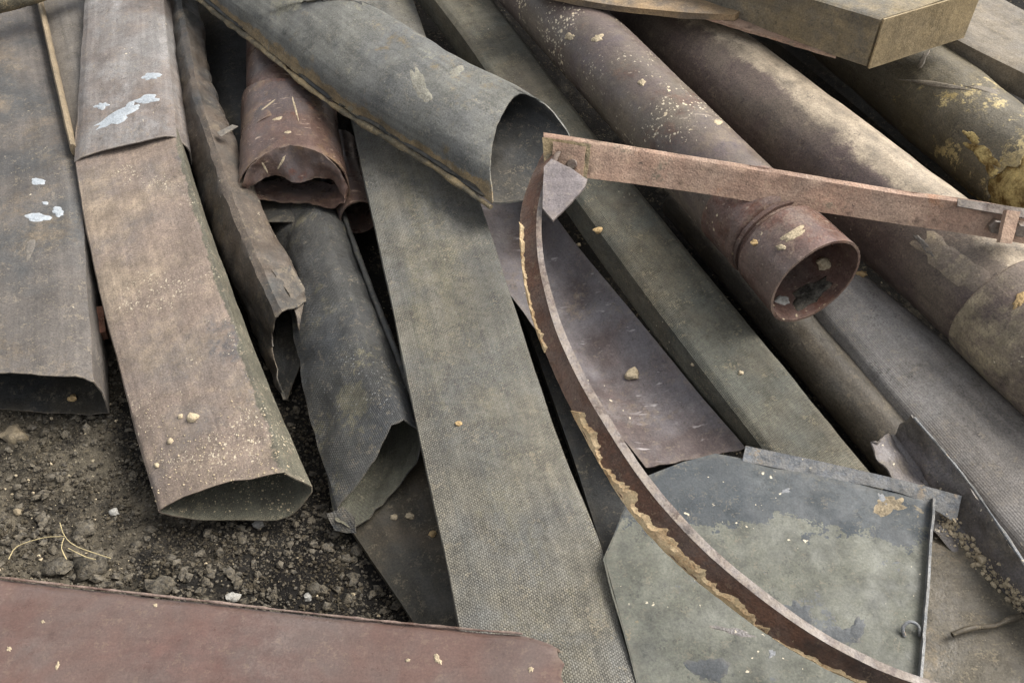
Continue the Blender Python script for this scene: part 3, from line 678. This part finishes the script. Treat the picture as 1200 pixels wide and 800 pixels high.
t = thing('wrapped_pipe', 'olive-brown wrapped pipe with torn yellow insulation at the right edge', 'pipe')
s_moss = tube('pipe_body', [(830, -98, .30), (960, 6, .30), (1081, 104, .30), (1205, 205, .30)], .125, M['moss'], t, nseg=72, dent=.006, df=6, seed=23, rag1=.035, thick=.006)
s_core = tube('insulation', [(1175, 180, .30), (1240, 233, .30), (1330, 305, .29)], .117, M['foam'], t, nseg=60, dent=.012, df=16, seed=24, thick=.01)
for k, (x, y, rx, ry, an) in enumerate([(1150, 180, 22, 7, 38), (1100, 100, 44, 2.5, 8), (1152, 104, 22, 3, 12), (1082, 70, 10, 3, -60), (1138, 160, 10, 5, 40), (1165, 205, 14, 7, 60), (970, 66, 10, 2, 60), (1188, 128, 16, 7, -20)]):
    blot('torn_fibre', s_moss, x, y, rx, ry, an, M['foam'] if k in (0, 4, 5, 7, 8, 9, 10) else M['beam'], s_moss.o, h=.002, rag=.7, seed=k + 80)

s_beam = duct('timber_beam', [(960, -45, .48), (1113, 40, .455), (1200, 84, .44), (1340, 152, .42)], [(1030, -90, .48), (1181, 0, .455), (1270, 42, .44), (1420, 110, .42)],
     [(0, 0), (1, 0), (1, -.075), (0, -.075)], M['beam'], None, cap=True, rnd=1, q=.06, dent=.002, seed=25)
tag(s_beam.o, 'pale grey timber beam in the top right corner', 'beam')

t = thing('closed_box_duct', 'grey-brown rectangular box lying across the top with its tan end facing right', 'box')
A = [P(1032, 22, .615), P(900, -18, .615), P(700, -80, .615)]; B = [P(1147, -13, .615), P(1020, -55, .615), P(830, -118, .615)]
dz = Vector((0, 0, -.135))
s_box = loft('box_body', [A, B, [p + dz for p in B], [p + dz for p in A]], M['box'], t, cap=True, rnd=1, q=.03, dent=.003, df=6, seed=26)
ax = (A[0] - A[1]).normalized()
plate('end_panel', [np.array(p) for p in (A[0] + ax * .006 + Vector((0, 0, .001)), B[0] + ax * .006, B[0] + dz + ax * .006, A[0] + dz + ax * .006)], .005, M['boxend'], t, dent=.002, seed=3)
s_plank = duct('tan_plank', [(590, -20, .52), (700, 3, .52), (800, 14, .52), (862, 17, .52)], [(640, -60, .52), (740, -30, .52), (840, -18, .52), (900, -8, .52)], [(0, 0), (1, 0), (1, -.02), (0, -.02)], M['plank'], None, cap=True, rnd=1, q=.05, dent=.003, seed=27)
tag(s_plank.o, 'thin tan plank along the top edge left of the box', 'plank')
s_bar = duct('rusty_flat_bar', [(800, 12, .505), (850, 27, .5), (930, 51, .49), (980, 66, .485)], [(805, 4, .505), (855, 17, .5), (935, 41, .49), (982, 54, .485)], [(0, 0), (1, 0), (1, -.008), (0, -.008)], M['rust'], None, cap=True, rnd=0, dent=.002, df=20, seed=28)
tag(s_bar.o, 'short rusty flat bar sticking out from under the box', 'bar')

# ------------------------------------------------------------------ black filler ducts added to keep the gaps dark
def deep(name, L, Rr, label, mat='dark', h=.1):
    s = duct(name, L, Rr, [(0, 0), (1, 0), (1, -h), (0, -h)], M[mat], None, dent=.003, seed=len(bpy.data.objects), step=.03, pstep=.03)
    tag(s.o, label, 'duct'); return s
deep('black_filler_duct', [(205, -120, .15), (235, 60, .14), (290, 260, .12)], [(300, -120, .15), (330, 60, .14), (390, 260, .12)], 'black filler duct in deep shade between folded duct and crushed pipe')
deep('black_filler_duct', [(600, 330, .05), (650, 470, .05), (700, 620, .05), (720, 700, .05)], [(700, 330, .06), (760, 470, .06), (800, 620, .06), (830, 700, .06)], 'added black filler duct darkening the gap between woven hose and hood', h=.05)
deep('black_filler_duct', [(770, -70, .16), (960, 80, .15), (1130, 220, .14), (1250, 320, .14)], [(850, -70, .16), (1050, 80, .15), (1220, 220, .14), (1350, 320, .14)], 'added black filler duct darkening the gap between plum pipe and wrapped pipe')

# ------------------------------------------------------------------ thin brown sheet inside the hoop
s_panel = loft('brown_sheet', [
    [(505, 160, .14), (555, 275, .13), (610, 362, .12), (690, 468, .13), (757, 547, .145)],
    [(560, 180, .12), (612, 280, .11), (672, 365, .11), (745, 465, .12), (812, 536, .14)],
    [(612, 195, .17), (668, 277, .165), (738, 362, .165), (814, 455, .17), (873, 523, .18)]], M['panel'], None, closed=False, rnd=1, dent=.005, df=7, seed=30, rag1=.008, crease=.008, cf=6)
tag(s_panel.o, 'thin plum-brown metal sheet inside the curve of the hoop', 'sheet')

# ------------------------------------------------------------------ hood at the lower right
t = thing('blue_grey_hood', 'blue-grey painted sheet-metal hood with raised rim at lower right', 'hood')
s_hood = plate('top_plate', [(760, 557, .235), (800, 541, .24), (838, 531, .245), (872, 537, .243), (960, 556, .235), (1095, 586, .225), (1090, 680, .215), (1081, 790, .205), (1074, 900, .195), (785, 900, .2), (748, 800, .21), (709, 655, .225), (735, 592, .232)], .004, M['hood'], t, dent=.0035, df=4, seed=31)
loft('back_flange', [[(874, 522, .262), (960, 540, .252), (1060, 563, .244), (1128, 581, .238)], [(870, 540, .243), (955, 557, .234), (1060, 579, .228), (1120, 612, .205)]], M['hoodrim'], t, closed=False, rnd=0, dent=.002, df=20, seed=32, rag1=.003, thick=.003)
loft('side_rim', [[(1096, 584, .243), (1090, 680, .234), (1082, 790, .224), (1074, 900, .214)], [(1094, 584, .226), (1087, 680, .214), (1078, 790, .204), (1070, 900, .194)]], M['hoodrim'], t, closed=False, rnd=0, dent=.0012, df=20, seed=33, thick=.0045)
loft('left_skirt', [[(760, 557, .2345), (735, 592, .2315), (709, 655, .2245), (748, 800, .2095), (785, 900, .1995)], [(762, 580, .12), (738, 620, .11), (716, 690, .1), (752, 830, .1), (790, 930, .1)]], M['hood'], t, closed=False, rnd=0, dent=.002, seed=34, curve=False)
tube('hook', [P(1060, 745, .212), P(1058, 735, .222), P(1066, 728, .23), P(1076, 733, .226), P(1078, 745, .215)], .0035, M['hoodrim'], t, nseg=8, cap=True, thick=0, step=.004)

for k, (x, y, rx, ry, an, m) in enumerate([(1043, 593, 17, 9, -12, 'scab'), (968, 560, 16, 5, 12, 'scab'), (1003, 560, 9, 4, 10, 'scab'), (938, 718, 17, 10, 20, 'hooddark'), (985, 742, 22, 11, 10, 'hooddark'), (1003, 738, 8, 18, 20, 'hooddark'), (829, 786, 22, 14, 0, 'hooddark'), (1035, 585, 10, 4, 60, 'hoodrim'), (920, 575, 5, 3, 0, 'hoodrim'), (862, 740, 22, 4, 14, 'flap'), (904, 765, 4, 4, 0, 'hoodrim')]):
    blot('paint_scab', s_hood, x, y, rx, ry, an, M[m], s_hood.o, h=.0005, rag=.9, seed=k + 120)
t = thing('bent_angle_sheet', 'dark bent metal sheet with a painted highlight along its ragged edge behind the hood', 'sheet')
s_flap = loft('sheet_body', [
    [(1020, 514, .235), (1033, 545, .22), (1068, 592, .195), (1140, 672, .16), (1200, 745, .15)],
    [(1047, 512, .19), (1080, 560, .18), (1114, 612, .172), (1162, 672, .168), (1218, 737, .162)],
    [(1071, 490, .262), (1104, 528, .258), (1140, 573, .255), (1205, 668, .25), (1275, 770, .245)]], M['flap'], t, closed=False, rnd=1, q=.12, dent=.006, df=14, seed=35, rag0=.014, thick=.003, crease=.022, cf=13, pstep=.008, step=.01)
tube('edge_highlight', [P(*p) + Vector((0, 0, .002)) for p in [(1071, 490, .262), (1104, 528, .258), (1140, 573, .255), (1205, 668, .25), (1275, 770, .245)]], .0032, M['hoodrim'], t, nseg=7, thick=0, cap=True, dent=.002, df=60)  # pale tube added as a painted highlight along the sheet's edge
s_floor = plate('muddy_floor_sheet', [(1050, 585, .16), (1108, 610, .168), (1155, 668, .17), (1212, 735, .165), (1350, 890, .16), (1320, 960, .15), (1040, 960, .15), (1035, 760, .155)], .004, M['floorsheet'], None, dent=.006, df=7, seed=36)
tag(s_floor.o, 'muddy brown sheet strewn with crumbs in the bottom right corner', 'sheet')
s_rod = tube('bent_rod', [(1116, 743, .172), (1140, 735, .175), (1165, 733, .176), (1196, 721, .178)], .0055, M['darkolive'], None, nseg=10, thick=0, cap=True, dent=.003, df=30)
tag(s_rod.o, 'short dark bent rod lying on the muddy sheet', 'rod')

# ------------------------------------------------------------------ reddish plate at the bottom
t = thing('reddish_brown_channel', 'reddish-brown painted steel channel with torn end across the bottom left', 'channel')
TOP = [(-260, 646, .14), (0, 678, .15), (200, 701, .165), (400, 724, .19), (540, 738, .225), (612, 744, .245), (655, 757, .255)]
s_red = loft('web', [[P(*p) + Vector((0, .012, -.06)) for p in TOP], [P(*p) for p in TOP],
    [(-260, 760, .155), (0, 790, .165), (190, 800, .18), (380, 812, .205), (520, 815, .235), (600, 810, .25), (652, 806, .258)],
    [(-260, 900, .13), (0, 920, .14), (190, 930, .15), (380, 930, .18), (510, 925, .21), (590, 915, .225), (640, 900, .235)],
    [(-260, 960, .03), (0, 985, .03), (190, 990, .04), (380, 985, .06), (510, 975, .1), (590, 965, .12), (630, 945, .13)]], M['red'], t, closed=False, rnd=1, q=.1, dent=.003, df=4, seed=37, rag1=.018, thick=.004)
tube('pale_lip', [P(*p) + Vector((0, .003, .000)) for p in TOP[:-1]], .0024, M['rededge'], t, nseg=8, thick=0, cap=True, dent=.0015, df=40)  # thin lip, paler than the web
blot('torn_crust', s_red, 645, 772, 12, 16, 20, M['stone'], t, h=.006, rag=.8, seed=91)
for k, (x, y, rx, ry) in enumerate([(10, 760, 3, 3), (67, 780, 2, 5), (182, 709, 2, 2.5), (513, 772, 7, 4), (478, 773, 2, 3), (622, 784, 3, 3), (50, 728, 2, 2)]):
    blot('paint_chip', s_red, x, y, rx, ry, 20 * k, M['pale'], t, h=.0015, rag=.7, seed=k + 95)

# ------------------------------------------------------------------ hoop and strap
t = thing('hoop_and_strap', 'rusty half hoop bar bolted to a straight strap, lying on top of the heap', 'hoop')
Bo = [(637, 178, .50), (620, 214, .495), (610, 252, .485), (611, 300, .475), (619, 352, .465), (633, 398, .455), (655, 450, .445), (681, 502, .435), (711, 555, .425), (742, 602, .415), (791, 656, .40), (851, 706, .385), (921, 756, .37), (1000, 797, .355), (1075, 826, .345), (1160, 850, .335)]
To = [(652, 176, .53), (637, 214, .53), (629, 252, .525), (630, 300, .518), (639, 346, .51), (653, 392, .50), (678, 446, .49), (707, 496, .48), (739, 546, .47), (774, 592, .46), (824, 645, .445), (884, 696, .43), (952, 744, .415), (1025, 783, .40), (1095, 808, .39), (1180, 830, .38)]
off = [(6, 3), (6, 2), (7, 1), (8, 0), (9, -3), (10, -4), (10, -5), (10, -6), (9, -7), (9, -8), (8, -8), (7, -9), (6, -9), (5, -10), (5, -10), (5, -10)]
Bo = [(x, y, .50 - .0165 * i) for i, (x, y, z) in enumerate(Bo)]; To = [(x, y, .53 - .0155 * i) for i, (x, y, z) in enumerate(To)]; off = [(a * .85, b * .85) for a, b in off]
Ti = [(x + a, y + b, z + .001) for (x, y, z), (a, b) in zip(To, off)]
# underside edge sits directly below the inner top edge
Bi = [np.array(P(*q)) - (np.array(P(*to)) - np.array(P(*ti))) * 1.0 for q, to, ti in zip(Bo, To, Ti)]
Bi = [np.array(P(*q)) + (np.array(P(*ti)) - np.array(P(*to))) for q, to, ti in zip(Bo, To, Ti)]
Bo_w = [np.array(P(*q)) for q in Bo]; To_w = [np.array(P(*q)) for q in To]; Ti_w = [np.array(P(*q)) for q in Ti]
s_hoop = loft('hoop_bar', [Bo_w, To_w, Ti_w, Bi], M['hoop'], t, cap=True, rnd=0, dent=.0018, df=18, seed=40, pstep=.01)
up = [p + np.array([0, 0, .0015]) for p in To_w]; up2 = [p + np.array([0, 0, .0015]) for p in Ti_w]
loft('scuffed_edge', [up, up2, [p - np.array([0, 0, .0012]) for p in up2], [p - np.array([0, 0, .0012]) for p in up]], M['hoopedge'], s_hoop.o, cap=True, rnd=0, dent=.0012, df=30, seed=41, pstep=.006)
# mortar crust along the lower outer edge: a ragged bead
def bead(a0, a1, n, w0, seed):
    ts = np.linspace(a0, a1, n); B_ = catmull(np.array(Bo_w), ts); T_ = catmull(np.array(To_w), ts)
    A, C, D = [], [], []
    for i, (b, tp) in enumerate(zip(B_, T_)):
        d = tp - b; l = np.linalg.norm(d); d = d / l
        wdt = max(.0015, w0 * (.72 + .7 * nz(b, 14, seed) + .5 * nz(b, 60, seed + 2) + .25 * nz(b, 190, seed + 4))) * min(1, i / 5 + .05, (n - 1 - i) / 5 + .05)
        nrm = np.cross(d, np.gradient(B_, axis=0)[i]); nrm /= np.linalg.norm(nrm)
        if nrm[1] > 0: nrm = -nrm
        A.append(b - d * .004 - nrm * .001); C.append(b + d * wdt * .5 + nrm * (.004 + .002 * nz(b, 60, seed))); D.append(b + d * wdt - nrm * .001)
    return [A, C, D, [b + 0 for b in B_ + (T_ - B_) * .05]]
def bead_obj(a0, a1, n, w0, seed):
    r = bead(a0, a1, n, w0, seed); G = np.array(r[:3] + [[(p + q) / 2 - np.array([0, -.002, .002]) for p, q in zip(r[0], r[2])]]).transpose(1, 0, 2)
    skin('mortar_crust', G.copy(), M['crust'], s_hoop.o, True, 0, .0008, 60, seed, 0, 0, True, .001)
bead_obj(6.6, 11.7, 260, .034, 3); bead_obj(2.2, 5.3, 140, .018, 8); bead_obj(11.8, 13.6, 90, .016, 11)
# strap
ST = [(637, 160, .545), (690, 168, .545), (800, 186, .54), (920, 205, .535), (1050, 227, .53), (1125, 237, .527), (1200, 250, .525), (1260, 262, .52)]
SB = [(641, 206, .487), (688, 209, .487), (790, 222, .482), (905, 240, .477), (1030, 259, .472), (1105, 270, .469), (1190, 284, .467), (1250, 296, .462)]
ST_w = [np.array(P(*p)) for p in ST]; SB_w = [np.array(P(*p)) for p in SB]
back = np.array([0, .010, .004])
s_strap = loft('strap', [SB_w, ST_w, [p + back for p in ST_w], [p + back for p in SB_w]], M['rust'], t, cap=True, rnd=0, dent=.0018, df=16, seed=42, pstep=.01)
fr = np.array([0, -.004, .003])
s_cp = plate('corner_plate', [p + fr for p in (np.array(P(636, 161, .546)), np.array(P(692, 169, .546)), np.array(P(687, 214, .486)), np.array(P(638, 204, .487)))], .004, M['hem'], t, dent=.001, df=30, cut=.01, jag=.003)
s_cp2 = plate('corner_plate', [p + fr * 1.6 for p in (np.array(P(648, 166, .543)), np.array(P(686, 172, .543)), np.array(P(683, 208, .492)), np.array(P(646, 200, .492)))], .003, M['rust'], t, dent=.001, df=30, cut=.01, jag=.002)
fg = np.array([0, -.012, .010])
plate('gusset_plate', [np.array(P(*p)) for p in ((637, 196, .535), (646, 186, .54), (668, 196, .538), (688, 210, .53), (686, 218, .527), (668, 238, .52), (648, 258, .512), (636, 244, .517))], .006, M['lilac'], t, dent=.001, df=25, cut=.012, jag=.0015)
def hexbolt(px, py, r, h, parent, name='bolt', n=6):
    loc, nr, _, _ = hit(s_strap.bvh, px, py)
    nr = np.array(nr if nr.dot(ray(px, py)) < 0 else -nr); c = np.array(loc)
    a = np.cross(nr, [0, 0, 1.]); a /= np.linalg.norm(a); b = np.cross(a, nr)
    ring = lambda rad, d, m: [c + nr * d + rad * (math.cos(2 * math.pi * k / m) * a + math.sin(2 * math.pi * k / m) * b) for k in range(m)]
    v = ring(r, 0, n) + ring(r, h * .85, n) + ring(r * .82, h, n)
    f = [[k, (k + 1) % n, n + (k + 1) % n, n + k] for k in range(n)] + [[n + k, n + (k + 1) % n, 2 * n + (k + 1) % n, 2 * n + k] for k in range(n)] + [[2 * n + k for k in range(n)]]
    e1 = np.cross(v[1] - v[0], v[n] - v[0])
    if np.dot(e1, v[0] - c) < 0: f = [q[::-1] for q in f]
    return finish(name, v, f, M['bolt'], parent, sharp=30)
hexbolt(669, 192, .019, .010, s_strap.o, 'washer', 20); hexbolt(671, 193, .012, .019, s_strap.o, 'bolt', 16)
# end bracket
loft('bracket_flange', [[p + np.array([0, -.006, .008]) for p in (np.array(P(1120, 234, .53)), np.array(P(1160, 240, .53)), np.array(P(1200, 246, .53)))], [p + np.array([0, -.010, .002]) for p in (np.array(P(1120, 239, .525)), np.array(P(1160, 246, .525)), np.array(P(1200, 253, .525)))]], M['hoopedge'], t, closed=False, rnd=0, thick=.006, dent=.001, df=30, seed=43)
loft('bracket_web', [[np.array(P(1180, 246, .55)), np.array(P(1172, 284, .50))], [np.array(P(1196, 248, .545)), np.array(P(1186, 286, .495))]], M['rust'], t, closed=False, rnd=0, thick=.012, dent=.001, df=30, seed=44)
hexbolt(1166, 264, .016, .022, s_strap.o); hexbolt(1193, 266, .016, .03, s_strap.o)

# ------------------------------------------------------------------ stones, clods, crumbs
ico = bmesh.new(); bmesh.ops.create_icosphere(ico, subdivisions=2, radius=1); ico.verts.index_update()
IV = np.array([v.co for v in ico.verts]); IF = [[v.index for v in f.verts] for f in ico.faces]; ico.free()
ic1 = bmesh.new(); bmesh.ops.create_icosphere(ic1, subdivisions=1, radius=1); ic1.verts.index_update()
IV1 = np.array([v.co for v in ic1.verts]); IF1 = np.array([[v.index for v in f.verts] for f in ic1.faces]); ic1.free()
ph = (1 + 5 ** .5) / 2
IV0 = np.array([(-1, ph, 0), (1, ph, 0), (-1, -ph, 0), (1, -ph, 0), (0, -1, ph), (0, 1, ph), (0, -1, -ph), (0, 1, -ph), (ph, 0, -1), (ph, 0, 1), (-ph, 0, -1), (-ph, 0, 1)]) / math.hypot(1, ph)
IF0 = np.array([(0, 11, 5), (0, 5, 1), (0, 1, 7), (0, 7, 10), (0, 10, 11), (1, 5, 9), (5, 11, 4), (11, 10, 2), (10, 7, 6), (7, 1, 8), (3, 9, 4), (3, 4, 2), (3, 2, 6), (3, 6, 8), (3, 8, 9), (4, 9, 5), (2, 4, 11), (6, 2, 10), (8, 6, 7), (9, 8, 1)])
def rock_verts(seed, base=IV, rag=.6):
    out = []
    for v in base:
        k = 1 + rag * noise.noise(Vector(v * 1.3) + Vector((seed * 5.1, 0, 0))) + rag * .6 * noise.noise(Vector(v * 3.2) + Vector((0, seed * 3.3, 0)))
        out.append(v * k)
    return np.array(out)
def rot(seed):
    r = random.Random(seed); return np.array(Matrix.Rotation(r.random() * 6.28, 3, 'Z') @ Matrix.Rotation(r.random() * .8, 3, 'X'))
def scene_bvh():
    vs_, fs_, o_ = [], [], 0
    for v, f in ALL_BVH:
        vs_ += [Vector(x) for x in v]; fs_ += [[i + o_ for i in q] for q in f]; o_ += len(v)
    return BVHTree.FromPolygons(vs_, fs_)
BV = scene_bvh()
def pebble(name, px, py, spx, mat, label, cat, seed, flat=.7, group=None):
    loc, n, _, dist = BV.ray_cast(CAM, ray(px, py).normalized())
    r = spx / FPX * dist
    v = rock_verts(seed) @ rot(seed).T * r * np.array([1.15, .95, flat])
    o = finish(name, v + np.array(loc) + np.array([0, 0, r * flat * .35]), IF, M[mat], None, sharp=70, rest=False)
    return tag(o, label, cat, group)
clods = [(108, 664, 17, 'stone', 'broad grey clod of soil beside the reddish channel'), (66, 668, 12, 'stone', 'grey-brown clod left of the broad clod by the channel'),
    (100, 622, 10, 'stone', 'angular grey lump near the dry straw'), (190, 690, 13, 'stone', 'rough clod against the reddish channel below the tan duct mouth'),
    (134, 600, 4.5, 'white', 'small pale grey lump right of the dry straw'), (305, 614, 6, 'white', 'pale stone just under the lower lip of the tan duct'),
    (273, 700, 6.5, 'white', 'white pebble lying right against the reddish channel edge'), (371, 690, 8, 'stone', 'grey lump in the dark soil near the dark olive duct'),
    (362, 699, 5, 'white', 'small whitish pebble beside the grey lump near the dark olive duct'), (247, 674, 5, 'stone', 'little grey clod in the black soil above the white pebble'),
    (22, 600, 5, 'scab', 'small tan lump at the left edge of the soil'), (20, 512, 12, 'scab', 'tan crumbly lump below the dark mouth at the left edge'),
    (200, 655, 6, 'stone', 'small brown clod in front of the tan duct mouth'), (160, 640, 6, 'stone', 'small dark clod right of the angular lump'),
    (405, 655, 6, 'stone', 'small dark clod beside the torn lip of the charcoal duct'), (60, 560, 6, 'stone', 'small clod in the middle of the bare soil')]
for k, (x, y, r, m, lb) in enumerate(clods): pebble('clod' if m == 'stone' else 'stone', x, y, r, m, lb, 'clod' if m == 'stone' else 'stone', k + 1)
crumbs = [(226, 490, 6, 'pale', 'tan crumb cluster on the middle of the tan duct'), (212, 488, 2.6, 'pale', 'tiny tan crumb left of the crumb on the tan duct'), (200, 517, 3.2, 'pale', 'small tan crumb lower on the tan duct'),
    (184, 545, 2.6, 'pale', 'small crumb near the left edge of the tan duct'), (740, 440, 8, 'pale', 'cream pebble on the brown sheet inside the hoop'), (701, 271, 5, 'ochre', 'yellowish crumb on the edge of the olive duct'),
    (677, 288, 3, 'pale', 'small crumb on the brown sheet near the hoop top'), (965, 311, 8, 'pale', 'round tan lump deep inside the pipe mouth'), (86, 467, 4.5, 'ochre', 'ochre crumb inside the dark mouth of the left duct'),
    (462, 606, 4, 'pale', 'pale crumb on the shaded dark olive duct, left of two'), (480, 605, 4.4, 'pale', 'pale crumb on the shaded dark olive duct, right of two'), (507, 626, 4, 'ochre', 'ochre crumb on the dark olive duct beside the woven hose'),
    (868, 437, 3, 'pale', 'small crumb on the lower olive duct'), (1009, 322, 5, 'ochre', 'ochre crumb right of the round pipe mouth'), (884, 285, 4, 'ochre', 'small ochre crumb below the pipe collar'),
    (537, 497, 3.5, 'ochre', 'small ochre crumb on the middle of the woven hose'), (812, 427, 2.6, 'pale', 'tiny crumb near the lower edge of the olive duct'), (1151, 655, 6, 'pale', 'largest cream lump on the muddy bottom right sheet')]
for k, (x, y, r, m, lb) in enumerate(crumbs): pebble('crumb', x, y, r, m, lb, 'crumb', k + 40, .75)
# a mass of crumbs no one could count: one object each
def scatter(name, pts, mat, label, seed, tiny=False):
    r = np.random.default_rng(seed); VV, FF, o_ = [], [], 0
    BV_, BF_ = (IV0, IF0) if tiny else (IV1, IF1)
    shapes = [rock_verts(seed * 10 + k, BV_, .7) for k in range(8)]
    for (p, rad) in pts:
        q = shapes[r.integers(8)] @ rot(int(r.integers(1e6))).T * rad * np.array([1, r.uniform(.7, 1.1), r.uniform(.55, .9)])
        VV.append(q + p + np.array([0, 0, rad * .3])); FF.append(BF_ + o_); o_ += len(q)
    V_ = np.vstack(VV); F_ = np.vstack(FF)
    o = finish(name, V_, F_.tolist(), M[mat], None, smooth=False, rest=False); o['kind'] = 'stuff'; o['label'] = label; return o
gb = BVHTree.FromPolygons([Vector(v) for v in GROUND_BVH[0]], GROUND_BVH[1])
def ground_pts(n, lo, hi, seed, clump=0.):
    r = np.random.default_rng(seed); pts = []
    while len(pts) < n:
        px, py = r.uniform(-260, 620), r.uniform(420, 800); p = P(px, py, -.01)
        if clump and noise.noise(Vector((p.x * 9, p.y * 9, seed))) < r.uniform(-.5, .5) * clump: continue
        h = gb.ray_cast(Vector((p.x, p.y, 1)), Vector((0, 0, -1)))[0]
        if h is None: continue
        pts.append((np.array(h), lo * (hi / lo) ** (r.random() ** 2.2)))
    return pts
scatter('loose_soil', ground_pts(4500, .003, .014, 5, .9), 'stone', 'loose brown-grey lumps of soil', 5)
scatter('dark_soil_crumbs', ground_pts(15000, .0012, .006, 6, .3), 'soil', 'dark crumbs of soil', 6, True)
scatter('fine_soil_crumbs', ground_pts(16000, .0010, .0045, 8, .9), 'stone', 'fine grey-brown crumbs of soil', 8, True)
scatter('pale_grit', ground_pts(700, .0010, .005, 7, .8), 'pale', 'scattered pale grit on the soil', 7, True)
r = np.random.default_rng(12); pts = []
for k in range(420):
    f = r.random(); px = 1105 + f * 110 + r.normal(0, 5); py = 608 + f * 118 + r.normal(0, 5)
    h = BV.ray_cast(CAM, ray(px, py).normalized())
    if h[0] is not None: pts.append((np.array(h[0]), .0012 * 6 ** (r.random() ** 2)))
scatter('cream_grit', pts, 'pale', 'line of cream grit along the foot of the bent sheet', 12)
pts = []
for k in range(900):
    px, py = r.uniform(170, 345), r.uniform(470, 600)
    if r.random() > (py - 440) / 160: continue
    h = hit(s_lo.bvh, px, py)
    if h[0] is not None and h[1].z > .3: pts.append((np.array(h[0]), .0008 * 3.2 ** (r.random() ** 2)))
scatter('duct_grit', pts, 'pale', 'fine pale grit sprinkled on the tan duct', 13)

# dry straw on the soil and a red fragment in the gap
t = thing('dry_straw', 'thin dry straw stalks lying on the soil at lower left', 'straw')
for st in ([(70, 612, .03), (76, 628, .04), (90, 640, .035), (130, 654, .025)], [(75, 630, .04), (72, 642, .035), (78, 655, .03)], [(76, 628, .04), (50, 630, .03), (20, 640, .02), (10, 655, .018)], [(80, 642, .03), (100, 652, .028), (112, 655, .025)]):
    tube('stalk', st, .0010, M['straw'], t, nseg=6, thick=0, cap=True, dent=.0004, step=.01)
s = plate('red_fragment', [(101, 362, .10), (121, 358, .10), (123, 388, .09), (106, 392, .09)], .03, M['redbit'], None, dent=.003, df=25, cut=.01, jag=.003)
tag(s.o, 'small orange-red fragment in the gap beside the left duct', 'fragment')
